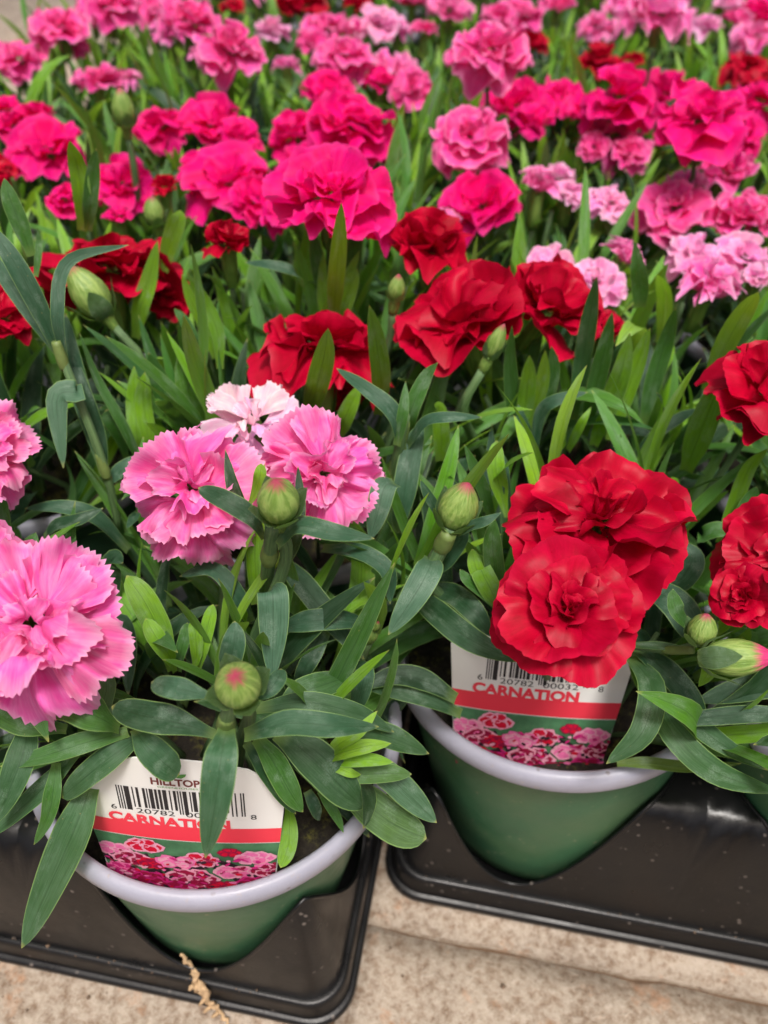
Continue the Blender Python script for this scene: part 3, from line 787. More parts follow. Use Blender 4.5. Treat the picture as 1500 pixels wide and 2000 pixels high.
# pinks
for a in ((918, 262, 165, 'rose', 'flat', .7, .6, (-.1, 0)), (1200, 262, 145, 'rose', 'flat', .95, .1, (0, 0)), (1420, 335, 118, 'rose', 'half', .8, .3, (.1, 0)), (1318, 402, 148, 'rose', 'flat', .6, .6, (-.2, 0)),
          (1440, 425, 125, 'rose', 'half', .6, .5, (0, 0)), (1052, 370, 90, 'pink', 'cup', .9, .2, (0, 0)), (1110, 375, 62, 'pale', 'flat', .8, .4, (0, 0)), (1190, 395, 85, 'pale', 'flat', .7, .5, (.1, 0)),
          (1075, 520, 95, 'pale', 'open', .8, .4, (0, 0)), (1160, 550, 115, 'pale', 'open', .6, .5, (-.1, 0)), (1215, 508, 82, 'pink', 'cup', .8, .2, (.4, 0)), (1358, 498, 120, 'pale', 'open', .75, .4, (-.1, 0)), (1455, 500, 130, 'pale', 'open', .75, .45, (.1, 0)), (1380, 570, 155, 'pink', 'cup', .95, .35, (.1, -.1)),
          (960, 92, 155, 'rose', 'flat', .75, .5, (0, 0)), (870, 432, 60, 'pink', 'flat', .8, .3, (0, 0)),
          (115, 45, 125, 'rose', 'flat', .8, .5, (-.1, 0)), (140, 82, 60, 'rose', 'half', .3, .5, (.2, 0)), (35, 112, 100, 'rose', 'flat', .85, .4, (0, 0)), (190, 162, 90, 'rose', 'half', .9, .2, (0, 0)), (248, 155, 50, 'pink', 'half', .8, .4, (0, 0)),
          (450, 88, 142, 'rose', 'flat', .75, .5, (.1, 0)), (395, 118, 60, 'pink', 'cup', .9, .1, (0, 0)), (212, 8, 115, 'rose', 'flat', .8, .4, (0, 0)), (300, 15, 80, 'rose', 'flat', .8, .4, (0, 0)), (370, 32, 125, 'rose', 'flat', .8, .4, (.1, 0)), (330, 65, 70, 'pink', 'half', .8, .4, (0, 0)),
          (530, 52, 70, 'pale', 'flat', .9, .2, (0, 0)), (636, 48, 105, 'rose', 'flat', .85, .3, (0, 0)), (738, 45, 105, 'pale', 'flat', .8, .4, (0, 0)), (672, 102, 130, 'rose', 'flat', .7, .5, (0, 0)), (765, 140, 95, 'pink', 'half', .8, .5, (0, 0)), (805, 168, 85, 'rose', 'flat', .4, .8, (.1, 0)),
          (880, 12, 95, 'pink', 'flat', .8, .3, (0, 0)), (1010, 22, 100, 'rose', 'flat', .8, .3, (0, 0)), (1165, 48, 82, 'pink', 'flat', .85, .4, (0, 0)), (1290, 18, 125, 'pink', 'flat', .85, .3, (0, 0)), (1215, 10, 80, 'pink', 'flat', .85, .3, (0, 0)),
          (1375, 52, 70, 'pale', 'half', .8, .3, (0, 0)), (1480, 65, 95, 'pink', 'flat', .7, .4, (0, 0)), (1090, 12, 70, 'rose', 'half', .8, .3, (0, 0)), (1425, 12, 60, 'pale', 'half', .8, .3, (0, 0)), (805, 2, 90, 'rose', 'half', .8, .3, (0, 0)), (1480, 420, 90, 'rose', 'half', .7, .4, (.1, 0)), (1340, 360, 70, 'pink', 'half', .7, .4, (0, 0)), (1475, 545, 60, 'pale', 'half', .7, .4, (0, 0)), (1090, 345, 60, 'pale', 'half', .8, .3, (0, 0)), (1000, 120, 80, 'rose', 'half', .6, .5, (.2, 0)), (905, 110, 70, 'rose', 'half', .6, .5, (-.2, 0)), (700, 65, 80, 'rose', 'half', .8, .3, (0, 0)), (610, 85, 70, 'rose', 'half', .8, .3, (0, 0)), (345, 40, 80, 'rose', 'half', .8, .3, (0, 0)), (180, 20, 80, 'rose', 'half', .8, .3, (0, 0)), (1240, 30, 80, 'pink', 'flat', .8, .3, (0, 0)), (1330, 30, 70, 'pink', 'flat', .8, .3, (0, 0)), (975, 35, 70, 'rose', 'half', .8, .3, (0, 0)), (1440, 40, 60, 'rose', 'half', .8, .3, (0, 0)), (1230, 300, 70, 'rose', 'half', .4, .6, (.2, 0)), (1160, 290, 60, 'rose', 'half', .4, .6, (-.2, 0))):
    place_bloom(a[0], a[1], a[2]*1.0, a[3], a[4], a[5], a[6]-.22, (a[7][0], .05))
for a in ((150, -30, 80, 'rose'), (280, -28, 80, 'pink'), (420, -25, 85, 'rose'), (500, -12, 60, 'pink'), (640, -25, 70, 'pink'), (700, -20, 70, 'pale'), (950, -22, 75, 'pink'), (1060, -30, 70, 'rose'), (1150, -15, 70, 'pink'), (1250, -40, 80, 'rose'), (1340, -25, 80, 'pink'), (1480, -30, 80, 'rose'), (860, -30, 60, 'magenta'), (775, 60, 55, 'pink'), (830, 60, 50, 'rose'), (560, 130, 50, 'pink')):
    place_bloom(a[0], a[1], a[2], a[3], 'half', .9, .0, (0, .1))
for a in ((1038, 82, 65, 'half'), (1175, 112, 85, 'flat'), (1462, 130, 100, 'flat'), (600, 8, 85, 'half'), (700, 8, 60, 'half'), (1240, 118, 40, 'half'), (455, 15, 45, 'half'), (560, 5, 60, 'flat')):
    place_bloom(a[0], a[1], a[2], 'red', a[3], .9, .0)

# ---------------------------------------------------------------- buds
def interp(t, tab):
    for (a, x), (b, y) in zip(tab, tab[1:]):
        if t <= b: return x+(y-x)*(t-a)/(b-a)
    return tab[-1][1]
def bud(px, py, z, wpx, lenf, axis, pl, tipcol=1., bracts=True, stem=True, open_tip=False):
    P = at_z(px, py, z); dep = (P-CAM).dot(FV); w_ = wpx*dep/FPX; L = w_*lenf
    ax = Vector(axis).normalized()
    V = []; F = []; U = []; seg = 20; n = 14
    for i in range(n+1):
        t = i/n
        r = (w_/2)*interp(t, ((0, .42), (.06, .66), (.15, .86), (.32, 1.), (.5, .98), (.68, .80), (.82, .56), (.93, .28), (1, .05)))
        r = max(r, w_*.02)
        for k in range(seg):
            a = 2*math.pi*k/seg; rr = r*(1+.05*math.cos(5*a+t*1.6)*sstep((t-.3)/.5))
            V.append(Vector((rr*math.cos(a), rr*math.sin(a), L*(t-.5)))); U.append((k/seg, t))
    for i in range(n):
        for k in range(seg):
            k2 = (k+1) % seg; F.append((i*seg+k, i*seg+k2, (i+1)*seg+k2, (i+1)*seg+k))
    F.append(tuple(range(n*seg, n*seg+seg)))
    q = Vector((0, 0, 1)).rotation_difference(ax).to_matrix().to_4x4()
    pm = Matrix.Translation(P-pl.location) @ q
    b = mesh_obj('bud', V, F, M['bud_open' if open_tip else 'bud'], pl, U); b.matrix_local = pm; b.color = (1, 1, 1, 1)
    if False:
        pet = petals_for('magenta', 'smooth', False)
        for k in range(5):
            mt = Matrix.Rotation(k*1.256+.3, 4, 'Z') @ Matrix.Translation((0, .0012, L*.18)) @ Matrix.Rotation(R(82), 4, 'X') @ Matrix.Scale(L*.42, 4)
            inst('petal', pet[k], b, mt, (1, .8, 1, 1))
    if bracts:
        for k in range(4):
            a = k*math.pi/2+.5; r0 = w_*.30
            d = Vector((math.cos(a), math.sin(a), 0)); 
            pts = [Vector((0, 0, -L*.62))+d*r0*.4, Vector((0, 0, -L*.45))+d*w_*.46, Vector((0, 0, -L*.24))+d*w_*.58, Vector((0, 0, -L*.02))+d*w_*.74]
            pts = catmull(pts, 6)
            V, F, U = ribbon(pts, w_*.62, -d, 'narrow', .25)
            bo = mesh_obj('bract', V, F, M['leaf'], b, U); bo.color = (.085, .16, .055, 1)
    if stem:
        foot = P-ax*L*.55
        V, F, U = tube([foot-ax*.006, foot-ax*.002, foot+ax*L*.08], [.0017, .0024, w_*.3], 10, 5)
        so = mesh_obj('bud_neck', [v-pl.location for v in V], F, M['calyx'], pl, U); so.color = (1, 1, 1, 1)
        stem_to(pl, foot-ax*.004, ax, .0017)
    KEEP.append((px-wpx*.5, py-wpx*.6, px+wpx*.5, py+wpx*.6, dep+.004))
P1 = plants[('L', 0, 0)]; P2 = plants[('R', 0, 0)]; P3 = plants[('R', 1, 0)]; P12 = plants[('L', 0, 1)]; P21 = plants[('L', 1, 1)]; P22 = plants[('R', 0, 1)]
bud(464, 1335, .213, 92, 1.25, (.04, -.35, 1), P1)
bud(543, 972, .232, 84, 1.35, (.02, -.20, 1), P1)
bud(898, 984, .205, 78, 1.4, (.22, .05, 1), P2)
bud(1373, 1226, .190, 56, 1.25, (.0, .2, 1), P3, stem=False)
bud(1446, 1284, .190, 74, 1.75, (.95, -.10, .25), P3, open_tip=True, stem=False)
bud(170, 566, .215, 72, 1.5, (-.5, .2, .8), P21)
bud(605, 405, .235, 42, 1.5, (0, 0, 1), P12, bracts=True) if False else None
bud(240, 208, .235, 44, 1.6, (0, 0, 1), plants[nearest(at_z(240, 208, .235))])
bud(300, 410, .200, 40, 1.4, (0, 0, 1), plants[nearest(at_z(300, 410, .2))])
bud(52, 480, .232, 22, 3.2, (.05, 0, 1), P21, stem=False)
bud(970, 665, .215, 34, 2.2, (.3, .1, 1), P22)
bud(800, 795, .200, 22, 2.2, (.1, 0, 1), P12)
bud(735, 1222, .165, 16, 1.8, (.3, 0, 1), P1)
bud(775, 560, .215, 34, 1.6, (.1, 0, 1), plants[nearest(at_z(775, 560, .215))])

# ---------------------------------------------------------------- leaves that can be made out one by one
def hleaf(plant, pix, wpx, col, kind='strap', up=.6, tw_=0., fold=.18, n=16, nside=None):
    """pix: (px, py, z in cm) from base to tip"""
    P = [at_z(x, y, z/100) for x, y, z in pix]
    mid = P[len(P)//2]; dep = (mid-CAM).dot(FV); w_ = wpx*dep/FPX
    pts = catmull(P, n)
    nrm = (Vector((0, 0, 1))*up+to_cam(mid)*(1-up)+(nside if nside else Vector((0, 0, 0)))).normalized()
    V, F, U = ribbon(pts, w_, nrm, kind, fold+.08, tw_, .05)
    o = mesh_obj('leaf', [v-plant.location for v in V], F, M['leaf'], plant, U)
    o.color = gcol(col) if isinstance(col, str) else col
    return o
BG = (.040, .115, .062, 1); DG = (.020, .068, .030, 1); YL = (.22, .46, .018, 1); DD = (.014, .044, .018, 1); MG = (.060, .18, .028, 1)
HL = [
 # (plant, points, width, colour, kind)
 (P1, [(178, 1530, 14.5), (146, 1620, 13.8), (92, 1740, 12.0), (42, 1852, 10.0)], 86, (.06, .15, .06, 1), 'strap'),
 (P1, [(443, 1425, 19.4), (432, 1480, 19.8), (420, 1570, 18.8), (401, 1676, 17.0)], 76, (.055, .15, .075, 1), 'strap'),
 (P1, [(478, 1437, 18.8), (560, 1413, 19.4), (650, 1418, 19.4), (740, 1419, 18.6)], 62, BG, 'strap'),
 (P1, [(425, 1437, 18.8), (350, 1412, 19.2), (280, 1398, 19.0), (218, 1380, 18.4)], 70, DG, 'spoon'),
 (P1, [(418, 1362, 20.4), (370, 1350, 20.6), (330, 1342, 20.6), (296, 1332, 20.2)], 52, BG, 'spoon'),
 (P1, [(492, 1362, 20.2), (520, 1352, 20.4), (540, 1330, 20.4), (549, 1306, 20.2)], 42, BG, 'spoon'),
 (P1, [(440, 1330, 18.8), (450, 1290, 19.8), (458, 1250, 20.4), (458, 1213, 20.6)], 58, BG, 'strap'),
 (P1, [(520, 1165, 18.8), (532, 1158, 19.6), (534, 1230, 18.8), (531, 1330, 17.6)], 70, (.08, .18, .11, 1), 'strap'),
 (P1, [(515, 1052, 21.4), (490, 1010, 22.2), (440, 978, 22.6), (387, 952, 22.6)], 50, DG, 'spoon'),
 (P1, [(542, 1065, 21.4), (580, 1028, 22.2), (650, 1040, 22.4), (732, 1052, 22.0)], 50, BG, 'strap'),
 (P1, [(502, 1180, 16.5), (498, 1080, 18.4), (505, 990, 20.0), (517, 905, 21.0)], 40, YL, 'narrow'),
 (P1, [(495, 1060, 18.4), (472, 1000, 20.2), (452, 940, 21.4), (440, 878, 22.0)], 30, DG, 'narrow'),
 (P1, [(558, 1100, 19.6), (575, 1050, 20.8), (585, 980, 21.8), (582, 910, 22.4)], 30, DD, 'narrow'),
 (P1, [(485, 990, 20.4), (500, 960, 21), (508, 930, 21.6), (510, 905, 21.9)], 26, YL, 'spoon'),
 (P1, [(490, 1215, 16.6), (462, 1160, 17.8), (415, 1112, 18.2), (350, 1126, 17.6)], 38, BG, 'strap'),
 (P1, [(335, 1310, 15.2), (318, 1250, 16.6), (285, 1180, 17.8), (247, 1124, 18.4)], 60, (.20, .42, .02, 1), 'spoon'),
 (P1, [(342, 1312, 15.2), (330, 1280, 16.4), (305, 1245, 17.2), (284, 1208, 17.6)], 42, YL, 'spoon'),
 (P1, [(352, 1312, 15.2), (352, 1280, 16.2), (362, 1240, 16.8), (366, 1216, 17)], 24, MG, 'spoon'),
 (P1, [(378, 1314, 15.2), (384, 1280, 16.2), (382, 1240, 17), (374, 1212, 17.4)], 26, YL, 'spoon'),
 (P1, [(388, 1314, 15.2), (396, 1270, 16.4), (408, 1215, 17.2), (416, 1180, 17.6)], 28, YL, 'spoon'),
 (P1, [(545, 1228, 16.6), (600, 1214, 17.2), (660, 1210, 17.2), (724, 1217, 16.6)], 52, BG, 'strap'),
 (P1, [(545, 1090, 16.6), (590, 1140, 16.8), (650, 1215, 16.4), (712, 1288, 15.4)], 55, DG, 'strap'),
 (P1, [(630, 1072, 17.0), (700, 1078, 17.8), (756, 1115, 17.6), (762, 1180, 16.6)], 44, BG, 'strap'),
 (P1, [(640, 1230, 16.2), (605, 1290, 15.8), (575, 1340, 15.0)], 40, DG, 'strap'),
 (P1, [(545, 1395, 16.6), (590, 1355, 17.0), (640, 1335, 16.8), (705, 1315, 16.0)], 66, (.06, .15, .045, 1), 'strap'),
 (P1, [(690, 1400, 15.0), (705, 1350, 16.4), (712, 1310, 16.8), (700, 1290, 16.2)], 46, BG, 'strap'),
 (P1, [(500, 1385, 16.6), (600, 1372, 17.2), (700, 1395, 16.6), (770, 1430, 15.6)], 50, (.05, .12, .05, 1), 'strap'),
 (P1, [(185, 1290, 16.8), (208, 1335, 17.2), (202, 1385, 17.2), (226, 1432, 16.6)], 42, (.09, .2, .07, 1), 'strap'),
 (P1, [(232, 1424, 16.8), (190, 1400, 17.8), (135, 1375, 18.2), (78, 1384, 17.6)], 84, (.075, .19, .04, 1), 'spoon'),
 (P1, [(130, 1425, 16.8), (70, 1415, 17.2), (20, 1395, 17.2), (-40, 1360, 16.8)], 70, (.06, .15, .03, 1), 'spoon'),
 (P1, [(250, 1430, 16.4), (170, 1450, 16.8), (90, 1475, 16.4), (0, 1497, 15.6)], 52, (.09, .22, .06, 1), 'strap'),
 (P1, [(290, 1430, 15.8), (235, 1465, 16.4), (170, 1515, 15.8), (120, 1558, 14.6)], 60, (.05, .125, .055, 1), 'spoon'),
 (P1, [(110, 1490, 15.4), (104, 1545, 15.0), (92, 1600, 14.2), (66, 1650, 13.2)], 34, MG, 'strap'),
 (P1, [(150, 1470, 15.2), (95, 1530, 14.8), (40, 1580, 14.2), (-20, 1635, 13.2)], 46, (.05, .13, .05, 1), 'strap'),
 (P1, [(60, 1400, 16.4), (45, 1470, 16.2), (20, 1540, 15.6), (-14, 1612, 14.6)], 66, (.045, .12, .045, 1), 'strap'),
 (P1, [(262, 1425, 17.4), (285, 1455, 17.8), (320, 1490, 17.4), (350, 1514, 16.8)], 68, (.045, .125, .06, 1), 'spoon'),
 (P1, [(500, 1440, 17.4), (535, 1490, 16.6), (565, 1545, 15.8), (592, 1586, 15.0)], 56, MG, 'strap'),
 (P1, [(480, 1450, 16.6), (515, 1500, 16.0), (550, 1550, 15.2), (578, 1590, 14.6)], 34, DG, 'strap'),
 (P1, [(545, 1430, 16.6), (610, 1480, 16.4), (670, 1540, 15.6), (712, 1578, 14.8)], 90, (.04, .10, .04, 1), 'strap'),
 (P1, [(640, 1410, 15.6), (710, 1425, 15.8), (775, 1445, 15.2), (838, 1472, 14.6)], 62, (.05, .12, .045, 1), 'strap'),
 (P1, [(680, 1470, 15.0), (750, 1510, 14.6), (805, 1560, 13.9), (853, 1607, 13.2)], 62, (.08, .17, .09, 1), 'strap'),
 (P1, [(640, 1490, 14.4), (700, 1555, 13.6), (770, 1610, 12.9), (833, 1638, 12.4)], 84, (.09, .18, .05, 1), 'spoon'),
 (P1, [(650, 1500, 15), (700, 1512, 15.4), (760, 1510, 15.4), (804, 1512, 15.2)], 44, (.08, .18, .04, 1), 'strap'),
 (P1, [(632, 1487, 15.6), (668, 1470, 16.6), (715, 1458, 17), (764, 1452, 16.8)], 32, (.27, .50, .03, 1), 'strap'),
 (P1, [(634, 1488, 15.6), (680, 1486, 16.2), (725, 1484, 16.4), (768, 1489, 16.2)], 28, YL, 'strap'),
 (P1, [(636, 1490, 15.6), (660, 1500, 16.0), (685, 1510, 16), (705, 1513, 15.6)], 20, (.27, .50, .03, 1), 'strap'),
 (P1, [(634, 1484, 15.6), (660, 1455, 16.6), (700, 1430, 17.2), (737, 1388, 17.4)], 30, (.27, .50, .03, 1), 'strap'),
 (P1, [(562, 1560, 12.6), (566, 1610, 12.6), (562, 1655, 12.3), (548, 1695, 12.0)], 34, (.19, .40, .02, 1), 'spoon'),
 (P1, [(625, 1545, 13.6), (645, 1575, 13.4), (660, 1600, 13), (671, 1627, 12.6)], 20, MG, 'narrow'),
 (P1, [(600, 1545, 13.6), (612, 1570, 13.4), (620, 1590, 13), (625, 1602, 12.6)], 24, DG, 'narrow'),
 (P1, [(250, 1075, 15.6), (190, 1012, 17.4), (120, 990, 18), (48, 993, 17.6)], 34, BG, 'strap'),
 (P1, [(86, 1050, 17), (110, 1026, 17.8), (155, 1015, 18.2), (202, 992, 18.4)], 30, DG, 'strap'),
 (P1, [(225, 1170, 15), (218, 1120, 16.2), (222, 1090, 17), (240, 1100, 17.2)], 46, DG, 'strap'),
 (P1, [(60, 1170, 15.6), (50, 1100, 16.6), (62, 1060, 17.2), (70, 1040, 17.4)], 36, MG, 'narrow'),
 (P1, [(205, 1255, 15), (230, 1215, 15.4), (248, 1260, 15.6), (250, 1360, 15.0)], 48, DG, 'strap'),
 (P1, [(480, 1215, 17), (476, 1200, 17.4), (472, 1190, 17.6)], 16, YL, 'spoon'),
 # plant with the red flowers
 (P2, [(842, 1090, 18.4), (838, 1112, 19.2), (805, 1170, 18.8), (758, 1240, 17.8)], 64, (.09, .19, .12, 1), 'strap'),
 (P2, [(850, 1122, 17.2), (872, 1095, 18.2), (897, 1060, 19.0), (916, 1038, 19.4)], 42, BG, 'strap'),
 (P2, [(858, 1018, 19.2), (848, 990, 20), (832, 962, 20.6), (821, 937, 21)], 24, BG, 'narrow'),
 (P2, [(898, 1042, 19.6), (920, 1028, 20.2), (948, 1018, 20.6), (979, 1001, 20.8)], 26, BG, 'narrow'),
 (P2, [(790, 1140, 15.4), (850, 1195, 16.6), (920, 1250, 16.8), (1012, 1293, 16.8)], 62, DG, 'strap'),
 (P2, [(820, 1148, 15.8), (880, 1160, 16.6), (925, 1195, 16.8), (962, 1245, 16.2)], 56, DG, 'strap'),
 (P2, [(972, 1200, 15.6), (950, 1165, 17), (915, 1135, 17.8), (898, 1112, 18)], 26, MG, 'strap'),
 (P2, [(975, 1195, 15.6), (965, 1165, 17), (945, 1125, 18), (925, 1080, 18.4)], 50, (.16, .35, .02, 1), 'spoon'),
 (P2, [(975, 1185, 15.6), (950, 1150, 17.2), (930, 1110, 18.2), (922, 1072, 18.6)], 30, YL, 'spoon'),
 (P2, [(980, 1160, 16), (968, 1120, 17.8), (962, 1060, 19.4), (966, 1012, 20.2)], 46, MG, 'strap'),
 (P2, [(990, 1010, 17.6), (978, 960, 18.6), (968, 910, 19.6), (970, 860, 20.2)], 36, YL, 'spoon'),
 (P2, [(1000, 1010, 17), (990, 960, 18.6), (984, 910, 19.4), (975, 882, 19.8)], 18, BG, 'spoon'),
 (P2, [(960, 1010, 17), (945, 960, 18.6), (925, 910, 19.8), (907, 868, 20.6)], 26, MG, 'narrow'),
 (P2, [(1232, 1285, 15.6), (1272, 1340, 16.4), (1255, 1430, 16.0), (1184, 1492, 15.0)], 62, (.05, .13, .05, 1), 'strap'),
 (P2, [(1205, 1492, 12.9), (1260, 1490, 13.2), (1350, 1498, 13.4), (1448, 1491, 13.4)], 24, (.11, .18, .03, 1), 'strap'),
 (P2, [(1265, 1350, 15.2), (1320, 1440, 15.2), (1400, 1510, 14.6), (1520, 1548, 13.6)], 64, (.05, .13, .045, 1), 'strap'),
 (P2, [(1270, 1300, 15.2), (1320, 1370, 15.4), (1390, 1440, 14.8), (1500, 1505, 14.0)], 54, (.04, .11, .04, 1), 'strap'),
 (P2, [(1240, 1265, 15.8), (1300, 1310, 16.2), (1350, 1370, 15.6), (1380, 1430, 14.8)], 58, DG, 'strap'),
 (P2, [(1225, 1255, 15), (1260, 1330, 15.4), (1300, 1400, 14.9), (1340, 1455, 14.2)], 52, MG, 'strap'),
 (P2, [(1230, 1260, 16.4), (1290, 1262, 17), (1330, 1268, 17), (1358, 1266, 17.2)], 18, (.06, .12, .05, 1), 'narrow'),
 (P3, [(1600, 1400, 15.8), (1480, 1395, 15.8), (1380, 1402, 15.6), (1298, 1412, 15.2)], 40, DG, 'strap'),
 (P2, [(1230, 1160, 16.6), (1290, 1160, 17.2), (1335, 1200, 17.2), (1350, 1250, 16.8)], 74, BG, 'spoon'),
 (P2, [(1290, 1160, 16.2), (1330, 1130, 17), (1352, 1090, 17.6), (1330, 1060, 17.8)], 60, BG, 'strap'),
 (P3, [(1352, 1235, 17.4), (1325, 1200, 18.4), (1315, 1170, 18.8), (1314, 1150, 19)], 34, MG, 'narrow'),
 (P3, [(1400, 1235, 18), (1420, 1215, 18.6), (1435, 1200, 19), (1451, 1180, 19.2)], 26, YL, 'narrow'),
 (P3, [(1385, 1262, 18.2), (1390, 1295, 18), (1380, 1320, 17.6), (1364, 1341, 17.2)], 30, YL, 'narrow'),
 (P3, [(1640, 1370, 15.4), (1520, 1340, 15.8), (1440, 1350, 15.4), (1360, 1370, 14.8)], 60, DG, 'strap'),
 (P2, [(900, 1395, 13.6), (830, 1362, 14.4), (760, 1345, 14.6), (690, 1330, 14.4)], 46, (.03, .085, .035, 1), 'strap'),
 (P2, [(890, 1365, 14.2), (830, 1330, 14.8), (770, 1320, 15), (700, 1345, 14.6)], 52, DD, 'strap'),
 # behind the bud stems
 (P1, [(775, 1040, 16.5), (790, 960, 18), (805, 880, 19), (826, 820, 19.8)], 54, BG, 'strap'),
 (P1, [(772, 945, 19.4), (752, 950, 19.8), (738, 1000, 19.2), (722, 1055, 18.2)], 56, (.09, .19, .12, 1), 'strap'),
 (P12, [(785, 880, 19.0), (770, 810, 20.6), (715, 760, 21.2), (657, 719, 21.4)], 42, BG, 'strap'),
 (P12, [(795, 875, 19.0), (830, 825, 20.4), (880, 815, 20.8), (942, 815, 20.6)], 26, BG, 'strap'),
 (P12, [(775, 870, 19.4), (785, 820, 20.4), (790, 780, 21), (792, 745, 21.4)], 22, MG, 'narrow'),
 (P12, [(792, 860, 18.6), (800, 810, 20.2), (830, 740, 21.4), (855, 708, 22)], 34, MG, 'narrow'),
 (P12, [(862, 900, 16.6), (862, 850, 18), (858, 800, 19.2), (848, 790, 19.6)], 34, YL, 'narrow'),
 (P12, [(600, 815, 17.2), (616, 765, 19.2), (632, 700, 21.4), (641, 641, 23)], 54, (.20, .42, .03, 1), 'strap'),
 (P12, [(738, 810, 17.0), (744, 745, 19.2), (736, 672, 21.4), (721, 596, 23.4)], 46, (.15, .34, .03, 1), 'strap'),
 (P12, [(660, 850, 16.8), (672, 820, 18), (690, 780, 19), (704, 750, 19.6)], 40, YL, 'narrow'),
 (P12, [(385, 870, 16), (378, 810, 17.6), (364, 750, 19), (349, 688, 20.2)], 54, (.11, .27, .03, 1), 'strap'),
 (P12, [(345, 850, 16), (330, 800, 17.4), (310, 740, 18.8), (290, 688, 20)], 46, MG, 'strap'),
 (P12, [(298, 905, 15.5), (290, 850, 17), (280, 790, 18.2), (283, 727, 19.4)], 38, (.23, .47, .02, 1), 'spoon'),
 (P12, [(275, 900, 15.5), (268, 850, 17), (262, 780, 18.2), (262, 715, 19.4)], 34, YL, 'strap'),
 (P12, [(248, 900, 15.5), (235, 850, 17), (215, 815, 17.8), (196, 795, 18)], 36, MG, 'spoon'),
 (P12, [(590, 560, 20), (575, 532, 21.2), (530, 518, 21.6), (478, 512, 21.4)], 24, BG, 'strap'),
 (P12, [(640, 640, 18), (632, 560, 19.6), (618, 500, 21), (609, 436, 22.4)], 36, MG, 'narrow'),
 (P12, [(650, 650, 18.6), (655, 565, 21), (662, 482, 23.4), (667, 396, 25.6)], 40, (.17, .38, .02, 1), 'strap'),
 (P12, [(640, 640, 18), (632, 590, 19.2), (630, 540, 20.2), (632, 490, 21.2)], 24, YL, 'narrow'),
 (P12, [(668, 640, 18), (685, 540, 20), (695, 460, 21.8), (700, 395, 23.2)], 34, MG, 'narrow'),
 (P12, [(660, 640, 18), (670, 600, 19.2), (685, 555, 20.2), (698, 525, 20.8)], 36, YL, 'strap'),
 (P12, [(655, 640, 18), (665, 580, 19.4), (685, 530, 20.6), (702, 490, 21.4)], 24, YL, 'narrow'),
 (P22, [(1015, 850, 16.6), (1003, 790, 18.2), (996, 710, 20.2), (1000, 636, 22)], 32, MG, 'narrow'),
 (P22, [(1020, 855, 16.6), (1025, 800, 18), (1032, 740, 19.6), (1034, 694, 20.8)], 34, (.23, .48, .02, 1), 'strap'),
 (P22, [(1038, 850, 16.6), (1044, 800, 18), (1060, 740, 19.6), (1065, 684, 21)], 30, (.27, .50, .03, 1), 'strap'),
 (P22, [(1048, 850, 16.8), (1070, 780, 18.6), (1082, 720, 20), (1077, 676, 21)], 26, MG, 'strap'),
 (P22, [(1042, 900, 16.8), (1055, 810, 19), (1090, 780, 19.8), (1148, 766, 19.8)], 26, BG, 'strap'),
 (P22, [(1030, 890, 17), (1028, 850, 18), (1018, 815, 18.8), (1012, 790, 19.2)], 24, BG, 'narrow'),
 (P22, [(1110, 880, 17), (1125, 850, 18), (1140, 820, 18.8), (1155, 795, 19.2)], 20, YL, 'narrow'),
 (P22, [(1085, 890, 17), (1090, 870, 17.8), (1096, 855, 18.2), (1105, 842, 18.6)], 28, YL, 'spoon'),
 (P22, [(1120, 820, 17), (1135, 720, 19.4), (1150, 630, 21.6), (1166, 541, 23.6)], 36, (.05, .15, .05, 1), 'strap'),
 (P22, [(1140, 850, 16.6), (1160, 770, 18.6), (1180, 690, 20.6), (1196, 610, 22.4)], 36, MG, 'strap'),
 (P22, [(1175, 850, 16.6), (1195, 780, 18.4), (1215, 720, 20), (1230, 650, 21.6)], 46, (.20, .43, .02, 1), 'strap'),
 (P22, [(1190, 860, 16.6), (1215, 790, 18.2), (1245, 710, 20), (1270, 640, 21.6)], 36, YL, 'strap'),
 (P22, [(1160, 870, 16.6), (1170, 840, 17.4), (1182, 810, 18.2), (1190, 790, 18.6)], 26, YL, 'narrow'),
 (P22, [(1255, 830, 16.6), (1275, 750, 18.4), (1300, 670, 20.2), (1320, 600, 22)], 40, MG, 'strap'),
 (P22, [(1250, 600, 20), (1250, 560, 21), (1245, 520, 22), (1240, 470, 23)], 34, MG, 'narrow'),
 (P22, [(1230, 900, 16), (1280, 850, 17.4), (1330, 815, 18), (1360, 798, 18)], 24, DG, 'strap'),
 (P22, [(1340, 920, 16), (1362, 860, 17.6), (1390, 790, 19.2), (1410, 740, 20.4)], 60, (.19, .40, .02, 1), 'strap'),
 (P22, [(1320, 1000, 15.6), (1318, 970, 16.6), (1316, 950, 17.2), (1312, 932, 17.6)], 28, YL, 'spoon'),
 (P3, [(1405, 1060, 15.6), (1430, 1000, 17), (1460, 920, 18.8), (1500, 876, 20)], 30, YL, 'strap'),
 (P3, [(1410, 1070, 15.6), (1440, 1030, 16.8), (1465, 980, 17.8), (1478, 950, 18.4)], 40, MG, 'strap'),
 (P3, [(1390, 1065, 15.6), (1370, 1050, 16.6), (1400, 1035, 17.2), (1440, 1040, 17.2)], 40, MG, 'spoon'),
 # tall shoot at the left edge
 (P21, [(205, 925, 17.5), (165, 790, 19.6), (140, 700, 21.2), (128, 612, 22.4)], 46, BG, 'strap'),
 (P21, [(205, 925, 17.5), (190, 850, 18.8), (160, 760, 20.4), (140, 690, 21.2)], 34, DG, 'strap'),
 (P21, [(128, 710, 21.4), (112, 610, 23.2), (135, 510, 24.2), (252, 478, 24.2)], 26, BG, 'strap'),
 (P21, [(120, 700, 21.4), (70, 590, 23.4), (20, 500, 24.8), (-30, 430, 25.6)], 46, BG, 'strap'),
